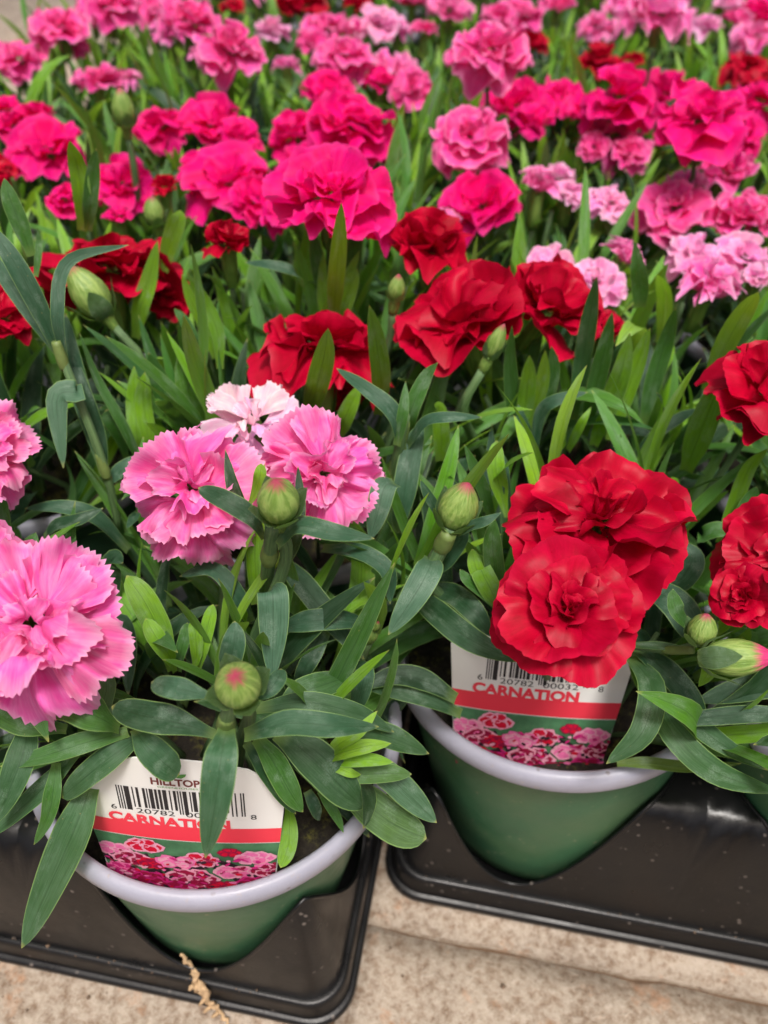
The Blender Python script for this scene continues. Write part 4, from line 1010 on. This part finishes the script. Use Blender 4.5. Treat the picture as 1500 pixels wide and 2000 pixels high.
 (P21, [(125, 705, 21.2), (60, 610, 22.6), (10, 540, 23.4), (-30, 480, 24)], 38, BG, 'strap'),
 (P21, [(62, 500, 23.4), (40, 440, 24.4), (20, 390, 25.2), (8, 348, 25.8)], 40, MG, 'strap'),
 (P21, [(140, 775, 20.6), (150, 767, 20.9), (112, 780, 20.8), (124, 915, 19.0)], 54, (.08, .18, .10, 1), 'strap'),
 (P21, [(70, 540, 22.8), (75, 500, 23.4), (76, 470, 23.8), (74, 446, 24.2)], 14, MG, 'narrow'),
 (P21, [(275, 905, 16), (240, 830, 18), (190, 740, 19.6), (155, 650, 21)], 20, MG, 'narrow'),
 (P21, [(210, 945, 17.2), (235, 920, 17.6), (262, 905, 17.8), (290, 905, 17.8)], 34, BG, 'strap'),
 (P21, [(270, 1000, 16), (262, 1010, 16.2), (255, 1020, 16.3), (247, 1032, 16.4)], 18, BG, 'narrow'),
 (P21, [(265, 660, 18), (275, 600, 19.6), (292, 545, 20.8), (308, 470, 22.4)], 40, (.22, .46, .02, 1), 'strap'),
 (P21, [(420, 700, 18.2), (400, 640, 19.6), (375, 590, 20.8), (355, 535, 22)], 24, (.23, .48, .02, 1), 'strap'),
 (P21, [(430, 720, 18), (425, 650, 19.4), (400, 590, 20.6), (365, 532, 22)], 28, (.16, .36, .02, 1), 'strap'),
 (P21, [(400, 710, 18), (380, 665, 19.2), (358, 625, 20), (340, 603, 20.4)], 24, MG, 'strap'),
 (P21, [(160, 450, 22), (160, 380, 23.6), (150, 320, 24.8), (136, 275, 25.8)], 36, YL, 'strap'),
 (P21, [(172, 450, 22), (176, 400, 23.2), (182, 340, 24.4), (188, 290, 25.4)], 30, MG, 'strap'),
 (P21, [(320, 530, 20), (330, 480, 21.2), (348, 430, 22.4), (352, 410, 22.8)], 34, (.22, .46, .02, 1), 'strap'),
]
for (pl, pix, w_, col, kind) in HL:
    upf = .55
    if pix[-1][2]-pix[0][2] > 2.5: upf = .15
    hleaf(pl, pix, w_*(.88 if w_ > 36 else 1.), col, kind, up=upf, tw_=random.uniform(-.25, .25))
# shoot stems that show
def hstem(plant, pix, wpx, mat='stem', joint=None):
    P = [at_z(x, y, z/100) for x, y, z in pix]; dep = (P[0]-CAM).dot(FV); r = wpx*dep/FPX/2
    V, F, U = tube(P, r, 10, 12)
    o = mesh_obj('stem', [v-plant.location for v in V], F, M[mat], plant, U); o.color = (1, 1, 1, 1)
    for (x, y, z) in (joint or []):
        p = at_z(x, y, z/100); d = (P[-1]-P[0]).normalized()
        V, F, U = tube([p-d*.004, p-d*.001, p+d*.002, p+d*.006], [r*1.0, r*1.28, r*1.22, r*1.0], 10, 8)
        mesh_obj('stem_joint', [v-plant.location for v in V], F, M['node'], plant, U)
hstem(P1, [(512, 1250, 15), (518, 1170, 17.2), (526, 1085, 20.4), (535, 1020, 22.2)], 24, joint=[(526, 1085, 20.4)])
hstem(P1, [(440, 1500, 15), (438, 1440, 18.2), (444, 1400, 19.8), (452, 1370, 20.6)], 26, joint=[(441, 1415, 19.3)])
hstem(P2, [(790, 1200, 14.5), (830, 1130, 17.6), (868, 1060, 19.2), (882, 1030, 19.8)], 26, joint=[(866, 1062, 19.2)])
hstem(P21, [(235, 1040, 15), (205, 915, 18), (150, 770, 20.6), (118, 690, 21.8)], 16, joint=[(203, 915, 18), (120, 700, 21.7)])
hstem(P3, [(1240, 1262, 16.4), (1310, 1270, 17), (1370, 1256, 17.6), (1400, 1262, 18)], 14, joint=[(1318, 1270, 17.1), (1400, 1262, 18)])
hstem(P12, [(755, 1000, 15.5), (768, 930, 17.6), (780, 870, 19.2), (792, 810, 20.4)], 18, joint=[(768, 925, 17.7), (786, 850, 19.5)])

# ---------------------------------------------------------------- keep clear: tags, front of the pots, tray fronts
KEEP += [(150, 1490, 560, 1900, .5), (80, 1600, 620, 2000, .5), (560, 1640, 800, 2000, .5), (870, 1245, 1240, 2000, .5), (780, 1500, 1500, 2000, .5), (-40, 1560, 90, 2000, .5)]

# ---------------------------------------------------------------- shoots: stems with pairs of leaves
stem_me = []
for s in range(5):
    rnd = random.Random(s)
    V, F, U = tube([(0, 0, 0), (rnd.uniform(-.06, .06), rnd.uniform(-.06, .06), .35), (rnd.uniform(-.06, .06), rnd.uniform(-.06, .06), .7), (0, 0, 1)], [.018, .013], 6, 6)
    me = bpy.data.meshes.new('stem'); me.from_pydata([tuple(v) for v in V], [], F)
    l = me.uv_layers.new(name='UVMap'); vi = [0]*len(me.loops); me.loops.foreach_get('vertex_index', vi)
    l.data.foreach_set('uv', [c for q in vi for c in U[q]])
    me.polygons.foreach_set('use_smooth', [True]*len(me.polygons)); me.materials.append(M['stem']); stem_me.append(me)
nleaf = 0
def shoot(plant, foot, d, L, npair, lime, spread=1., tuft=False):
    """foot relative to the plant, direction d"""
    global nleaf
    q = Vector((0, 0, 1)).rotation_difference(d).to_matrix().to_4x4()
    base = Matrix.Translation(foot) @ q
    top = plant.location+foot+d*L
    if blocked([top, plant.location+foot+d*L*.6]): return 0
    inst('stem', random.choice(stem_me), plant, base @ Matrix.Diagonal((L*1.1, L*1.1, L, 1)), (1, 1, 1, 1))
    phi = random.uniform(0, 3.14); c = 0
    for k in range(npair):
        f = (k+1)/npair; h = L*(.18+.82*f**.9)
        phi += math.pi/2+random.uniform(-.3, .3)
        for s_ in (0, 1):
            a = phi+math.pi*s_+random.uniform(-.2, .2)
            if tuft: key, lean, ll = 'up', random.uniform(.04, .2), random.uniform(.045, .07)
            elif f > .85: key, lean, ll = 'up', random.uniform(.05, .25), random.uniform(.040, .066)
            elif f > .55: key, lean, ll = ('up' if random.random() < .6 else 'arch'), random.uniform(.15, .45), random.uniform(.050, .076)
            elif spread > .9: key, lean, ll = random.choice(('arch', 'low')), random.uniform(.5, 1.1), random.uniform(.050, .074)
            else: key, lean, ll = random.choice(('arch', 'up', 'up')), random.uniform(.2, .65), random.uniform(.052, .080)
            me, pts = random.choice(leaf_me[key])
            mt = base @ Matrix.Translation((0, 0, h)) @ Matrix.Rotation(a, 4, 'Z') @ Matrix.Translation((0, .0008, 0)) @ Matrix.Rotation(-lean, 4, 'X') @ Matrix.Scale(ll, 4)
            mw = Matrix.Translation(plant.location) @ mt
            wp = [mw @ p for p in pts]
            if min(p.z for p in wp) < .06 or blocked(wp): continue
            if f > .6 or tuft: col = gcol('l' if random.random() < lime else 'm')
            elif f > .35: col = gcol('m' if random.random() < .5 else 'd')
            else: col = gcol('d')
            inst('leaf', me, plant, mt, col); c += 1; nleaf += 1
    return c
vis_order = {}
for key, pl in plants.items():
    tr, i, j = key
    x, y, dd = to_px(pl.location+Vector((0, 0, .06)))
    front = key in (('L', 0, 0), ('R', 0, 0), ('R', 1, 0), ('L', 1, 0))
    far = pl.location.y > .62
    if x < -500 or x > 2000: ns = 9
    else: ns = 15 if not far else 12
    if front: ns = 17
    tot = 0
    for s in range(ns):
        rr = .040*math.sqrt((s+.5)/ns); an = s*2.399+random.uniform(-.3, .3)
        foot = Vector((rr*math.cos(an), rr*math.sin(an), -.004))
        tilt = R(8+32*(rr/.04))*random.uniform(.6, 1.1)
        tilt *= 1.15 if front else .72
        d = Vector((math.sin(tilt)*math.cos(an), math.sin(tilt)*math.sin(an)*.9, math.cos(tilt))).normalized()
        L = random.uniform(.045, .085)*(1. if not front else .72)
        npair = 5 if not far else 4
        if tot > 190: break
        tot += shoot(pl, foot, d, L, npair, .75 if not front else .35, 1. if front else .6)
    for s in range(19 if not front else 6):      # young upright tufts
        rr = random.uniform(0, .062); an = random.uniform(0, 6.283)
        foot = Vector((rr*math.cos(an), rr*math.sin(an), .012))
        d = Vector((random.uniform(-.3, .3), random.uniform(-.3, .3), 1)).normalized()
        tot += shoot(pl, foot, d, random.uniform(.05, .075), 2, .95, .5, tuft=True)
print('random leaves', nleaf)

# labels of the plants
POSW = {('L', 0, 0): 'carnation plant with pink blossoms and two fat green buds in the front left pot',
        ('R', 0, 0): 'carnation plant with two big red blossoms in the leaning pot right of centre',
        ('R', 1, 0): 'carnation plant with red blossoms and a pink tipped bud at the right edge',
        ('L', 1, 0): 'carnation plant with a large pink blossom cut off by the left edge'}
used = set()
def colour_words(k):
    inf = sorted(bl_info.get(k, []), key=lambda a: -a[1])
    nm = {'red': 'red', 'magenta': 'magenta', 'pink': 'pink', 'rose': 'rose pink', 'pale': 'pale pink', 'blush': 'pale pink'}
    out = []
    for a in inf:
        if nm[a[0]] not in out: out.append(nm[a[0]])
    return out[:2], len(inf)
for k, pl in plants.items():
    if k in POSW: pl['label'] = POSW[k]; pl['group'] = 'potted carnation plants'; continue
    cw, n = colour_words(k)
    x, y, dd = to_px(pl.location+Vector((0, 0, .09)))
    inview = -120 < x < 1620 and y > -260 and n > 0
    if not inview:
        pl['label'] = 'carnation plant mostly out of view, green foliage with no flower in sight' if n == 0 else 'carnation plant cut off at the border of the picture with %s flowers' % ' and '.join(cw)
        pl['group'] = 'carnation plants hidden or out of view'
        if pl['label'] in used: pass
        used.add(pl['label']); continue
    inf = bl_info[k]; mx = sum(a[2] for a in inf)/n; my = sum(a[3] for a in inf)/n
    hor = 'far left' if mx < 220 else 'left' if mx < 520 else 'centre left' if mx < 720 else 'centre right' if mx < 950 else 'right' if mx < 1250 else 'far right'
    ver = 'just behind the front plants' if my > 480 else 'in middle distance' if my > 290 else 'in blurred rows' if my > 130 else 'in the farthest row'
    lab = 'plant with %s %s blossom%s %s, %s' % ({1: 'one', 2: 'two', 3: 'three', 4: 'four', 5: 'five', 6: 'six'}.get(n, 'many'), ' and '.join(cw), '' if n == 1 else 's', ver, hor)
    if lab in used:
        x_, y_, _ = to_px(pl.location+Vector((0, 0, .09)))
        lab = lab.replace('plant with', 'shorter plant with' if my > 250 else 'taller plant with')
    used.add(lab); pl['label'] = lab; pl['group'] = 'potted carnation plants'

# ---------------------------------------------------------------- printed plant tags
def text_mesh(s, size, xs=1., font_shear=0, bold=0.):
    cu = bpy.data.curves.new('t', 'FONT'); cu.body = s; cu.size = size; cu.offset = bold; cu.resolution_u = 3; cu.align_x = 'LEFT'
    o = bpy.data.objects.new('t', cu); C.objects.link(o)
    dg = bpy.context.evaluated_depsgraph_get(); me = bpy.data.meshes.new_from_object(o.evaluated_get(dg))
    V = [(v.co.x*xs, v.co.y) for v in me.vertices]; F = [tuple(p.vertices) for p in me.polygons]
    bpy.data.objects.remove(o); bpy.data.curves.remove(cu); bpy.data.meshes.remove(me)
    x0 = min(v[0] for v in V); x1 = max(v[0] for v in V); y0 = min(v[1] for v in V); y1 = max(v[1] for v in V)
    return V, F, (x0, x1, y0, y1)
def fit_text(s, x0, x1, y0, y1, bold=0.):
    V, F, (a, b, c, d) = text_mesh(s, .01, bold=bold*.01)
    return [(x0+(x-a)/(b-a)*(x1-x0), y0+(y-c)/(d-c)*(y1-y0)) for x, y in V], F
TAGW = .028
def make_tag(A, yaw, lam, roll, label):
    up = Vector((0, math.sin(lam), math.cos(lam)))
    t = empty('plant_tag', A, label, 'plant tag', 'white carnation plant tags')
    t.rotation_euler = (Matrix.Rotation(yaw, 3, 'Z') @ Matrix.Rotation(-lam, 3, 'X') @ Matrix.Rotation(roll, 3, 'Y')).to_euler()
    # local frame: X across, Z up the tag, -Y towards the viewer
    def hw(v): return (.0246+(.0288-.0246)*min(1, v/.044)) if v > 0 else .0246+.28*v
    BOW = 2.6
    def topv(x):           # height of the card's upper outline
        x = abs(x)
        for (x0, y0), (x1, y1) in zip([(0, .0556), (.010, .0549), (.0195, .0521)], [(.010, .0549), (.0195, .0521), (.0288, .0440)]):
            if x <= x1+1e-9: return y0+(y1-y0)*(x-x0)/(x1-x0)
        return .044
    V = []; F = []; nx, ny = 24, 8
    for q in range(2):
        for jj in range(ny+1):
            for ii in range(nx+1):
                u = -1+2*ii/nx; tv = jj/ny
                xt = u*.0288; yt = topv(xt); yy = -.0030+(yt+.0030)*tv
                x = u*hw(yy); V.append((x, BOW*x*x+.0005*q, yy))
    m_ = (nx+1)*(ny+1)
    for jj in range(ny):
        for ii in range(nx):
            k = jj*(nx+1)+ii; F.append((k, k+1, k+nx+2, k+nx+1)); F.append((m_+k+nx+1, m_+k+nx+2, m_+k+1, m_+k))
    rg = list(range(nx+1))+[jj*(nx+1)+nx for jj in range(1, ny+1)]+[ny*(nx+1)+ii for ii in range(nx-1, -1, -1)]+[jj*(nx+1) for jj in range(ny-1, 0, -1)]
    for ii in range(len(rg)):
        k, k2 = rg[ii], rg[(ii+1) % len(rg)]; F.append((k2, k, m_+k, m_+k2))
    mesh_obj('card', V, F, M['card'], t, smooth=False)
    B0, B1_ = .0205, .0270
    def flat(name, pts, faces, mat, lay, mats=None, fmat=None):
        return mesh_obj(name, [(x, BOW*x*x-.00013*lay, y) for x, y in pts], faces, mat, t, smooth=False, mats=mats, fmat=fmat)
    def strip(name, v0, v1, mat):
        n_ = 24; P_ = [(u*hw(v0), v0) for u in [-1+2*q/n_ for q in range(n_+1)]]+[(u*hw(v1), v1) for u in [-1+2*q/n_ for q in range(n_+1)]]
        return flat(name, P_, [(q, q+1, n_+2+q, n_+1+q) for q in range(n_)], mat, 1)
    strip('red_band', B0, B1_, M['band'])
    xl = -.0272
    V, F = fit_text('CARNATION', xl+.0065, xl+.0405, B1_-.0002, B1_+.0040, .045); flat('printed_name', V, F, M['band'], 2)
    # digits
    Vd = []; Fd = []
    for s, a, b, y in (('6', .0078, .0094, B1_+.0050), ('20782', .0150, .0256, B1_+.0046), ('00032', .0286, .0398, B1_+.0046), ('8', .0462, .0478, B1_+.0042)):
        V, F = fit_text(s, xl+a, xl+b, y, y+.0021, .0); k = len(Vd); Vd += V; Fd += [tuple(q+k for q in f) for f in F]
    flat('barcode_digits', Vd, Fd, M['ink'], 1)
    # UPC bars for 6 20782 00032 8
    Lc = ['0001101', '0011001', '0010011', '0111101', '0100011', '0110001', '0101111', '0111011', '0110111', '0001011']
    code = '101'+''.join(Lc[int(c)] for c in '620782')+'01010'+''.join(''.join('1' if q == '0' else '0' for q in Lc[int(c)]) for c in '000328')+'101'
    V = []; F = []; mw = .0346/95; i = 0
    while i < 95:
        if code[i] == '1':
            j = i
            while j < 95 and code[j] == '1': j += 1
            guard = i < 10 or i >= 85 or 44 < i < 51
            y0 = B1_+(.0056 if guard else .0072); x0 = xl+.0103+i*mw; x1 = xl+.0103+j*mw; k = len(V)
            V += [(x0, y0), (x1, y0), (x1, B1_+.0158), (x0, B1_+.0158)]; F.append((k, k+1, k+2, k+3)); i = j
        else: i += 1
    flat('barcode', V, F, M['ink'], 1)
    V, F = fit_text('HILLTOP', -.0068, .0064, B1_+.0178, B1_+.0208, .03); flat('printed_brand', V, F, M['brown'], 1)
    V, F = fit_text('GREENHOUSES', -.0052, .0058, B1_+.0167, B1_+.0174, .0); flat('printed_small_line', V, F, M['gink'], 1)
    lv = []
    for sg in (-1, 1):
        lv.append([(sg*.0001, B1_+.0214), (sg*.0016, B1_+.0212), (sg*.0027, B1_+.0220), (sg*.0031, B1_+.0231), (sg*.0018, B1_+.0229), (sg*.0006, B1_+.0225)])
    V = lv[0]+lv[1]; flat('leaf_logo', V, [(5, 4, 3, 2, 1, 0), (6, 7, 8, 9, 10, 11)], M['gink'], 1)
    # printed picture of a flower bed
    top = B0-.0003; bot = -.012
    strip('printed_picture', -.0028, top, M['pgreen'])
    mats = [M['pdark'], M['pred'], M['pcrim'], M['ppink'], M['ppale'], M['pmag'], M['pgreen']]
    V = []; F = []; FM = []; lay = []
    rnd = random.Random(4); idx = [0]
    def blobp(cx, cy, rx, ry, mi, nseg=12, ang=0, l=0):
        k = len(V)
        for q in range(nseg):
            a = 2*math.pi*q/nseg; r = 1+.10*math.sin(q*2.7+cx*900)
            x, y = rx*r*math.cos(a), ry*r*math.sin(a)
            X = cx+x*math.cos(ang)-y*math.sin(ang); Y = cy+x*math.sin(ang)+y*math.cos(ang)
            w2 = hw(Y)-.0003; X = max(-w2, min(w2, X)); Y = max(-.0027, min(top, Y))
            V.append((X, BOW*X*X-.00020-.000003*idx[0], Y))
        F.append(tuple(range(k, k+nseg))); FM.append(mi); idx[0] += 1
    for _ in range(60):
        blobp(rnd.uniform(-.026, .026), rnd.uniform(-.016, .012), rnd.uniform(.002, .005), rnd.uniform(.001, .003), 0, 10, rnd.uniform(0, 3))
    for _ in range(14):
        blobp(rnd.uniform(-.026, .026), rnd.uniform(-.002, .013), .0008, rnd.uniform(.002, .004), 6, 8, rnd.uniform(-.5, .5))
    def flower(cx, cy, r, outer, inner, tilt=.5):
        for q in range(6):
            a = q*math.pi/3+rnd.uniform(-.2, .2)
            blobp(cx+.6*r*math.cos(a), cy+.6*r*tilt*math.sin(a), r*.46, r*.34, outer, 12, rnd.uniform(-.4, .4))
            blobp(cx+.56*r*math.cos(a), cy+.56*r*tilt*math.sin(a), r*.35, r*.23, inner, 12, rnd.uniform(-.4, .4))
        blobp(cx, cy, r*.28, r*.16, outer, 8)
        blobp(cx+.1*r, cy, r*.13, r*.08, inner, 8)
    for f in ((-.012, .0168, .0058, 4, 1, .45), (-.0215, .0130, .0055, 4, 3, .5), (-.0165, .0095, .006, 4, 2, .5), (-.0105, .0085, .0045, 1, 2, .5), (.0035, .0122, .0056, 4, 1, .6), (-.0035, .0105, .0058, 3, 4, .4),
              (.0125, .0165, .0035, 2, 1, .5), (.0195, .0140, .0058, 4, 3, .42), (.0135, .0070, .0062, 4, 3, .45), (.0225, .0080, .0055, 4, 2, .5), (-.020, .0040, .0055, 3, 5, .5), (-.012, .0015, .0055, 5, 2, .5),
              (.0010, .0035, .0078, 4, 2, .5), (.0100, -.0005, .0055, 2, 1, .5), (.0195, .0018, .0060, 5, 2, .5), (-.0225, -.001, .005, 5, 2, .5), (-.004, -.002, .006, 5, 2, .5), (.0245, -.0015, .004, 3, 5, .5),
              (-.016, -.006, .006, 5, 2, .5), (-.004, -.009, .007, 4, 2, .5), (.007, -.007, .006, 1, 5, .5), (.017, -.006, .006, 3, 2, .5), (.0, -.014, .006, 5, 3, .5), (.012, -.013, .006, 2, 1, .5), (-.011, -.013, .006, 3, 2, .5)):
        flower(*f)
    for _ in range(150):
        blobp(rnd.uniform(-.026, .026), rnd.uniform(-.0025, .0150), rnd.uniform(.0004, .0014), rnd.uniform(.0003, .0007), rnd.choice((0, 1, 2, 2, 3, 5, 5, 4)), 7, rnd.uniform(-1, 1))
    o = mesh_obj('printed_flowers', V, F, None, t, smooth=False, mats=mats, fmat=FM)
    o['kind'] = 'stuff'
    # a nail-like tiny stain
    return t
TA = Vector((-.0487, .0970, .118))
tagL = make_tag(CAM+(TA+Vector((-.0040, .001, .002))-CAM)*1.065, R(-1.5), R(10), R(0), 'white carnation price tag with barcode in the front left pot, a leaf hanging over it')
tagR = make_tag(CAM+(Vector((.0559, .1394, .118))+Vector((-.0042, .001, .0045))-CAM)*1.10, R(-4.5), R(19), R(-1.5), 'white carnation tag with barcode, partly covered by the lower red blossom')

# ---------------------------------------------------------------- dried root hanging out of the front left cell
pts = [at_z(355, 1862, .030), at_z(372, 1890, .022), at_z(382, 1915, .019), at_z(392, 1935, .016), at_z(410, 1958, .007), at_z(430, 1980, .004), at_z(452, 2005, .002)]
pts = catmull(pts, 34); V = []; F = []
rr = [.0005, .0010, .0005, .0014, .0008, .0021, .0017, .0008, .0013, .0007, .0009, .0004]
pts = [p+Vector((random.uniform(-1, 1), random.uniform(-1, 1), random.uniform(0, 1)))*.0009 for p in pts]
Vt, Ft, Ut = tube(pts, rr, 8, None, .35)
for q in (6, 12, 16, 20, 25, 28):
    d = Vector((random.uniform(-1, 1), random.uniform(-.8, .3), random.uniform(-.2, .5))).normalized()
    v2, f2, _ = tube([pts[q], pts[q]+d*.0018+Vector((0, 0, .0004)), pts[q]+d*.0036], [.0007, .0010, .0003], 6, 4, .4)
    k = len(Vt); Vt += v2; Ft += [tuple(a+k for a in f) for f in f2]
o = mesh_obj('dried_root', Vt, Ft, M['root'])
o['label'] = 'dried tan root hanging from the front left pot over the tray edge'; o['category'] = 'dried root'

tagL.scale = (1.085, 1.065, 1.065); tagR.scale = (1.10,)*3

# ---------------------------------------------------------------- grit and soil crumbs on the concrete and on the tray's step
rnd = random.Random(77); V = []; F = []
def crumb(p, r):
    k = len(V)
    for d in ((1, 0, 0), (-1, 0, 0), (0, 1, 0), (0, -1, 0), (0, 0, 1), (0, 0, -1)):
        V.append(p+Vector(d)*r*rnd.uniform(.6, 1.3))
    for a, b, c in ((0, 2, 4), (2, 1, 4), (1, 3, 4), (3, 0, 4), (2, 0, 5), (1, 2, 5), (3, 1, 5), (0, 3, 5)): F.append((k+a, k+b, k+c))
for q in range(420):
    a, b = rnd.uniform(-.30, .30), rnd.uniform(-.02, .135)
    if a < -.015 and b > B1-EDGE-.002: continue
    crumb(tw(a, b, .0002), abs(rnd.gauss(0, .00035))+.00018)
for q in range(60):
    a = rnd.uniform(-.2, -.03) if q % 2 else rnd.uniform(0, .3)
    b = (B1 if q % 2 else B2)-EDGE+rnd.uniform(.0032, .0052)
    crumb(tw(a, b, .0161), abs(rnd.gauss(0, .0003))+.00015)
o = mesh_obj('soil_crumbs', V, F, M['soil_crumb'], smooth=False)
o['kind'] = 'stuff'; o['label'] = 'soil crumbs and grit scattered on the concrete in front of the trays'; o['category'] = 'soil crumbs'
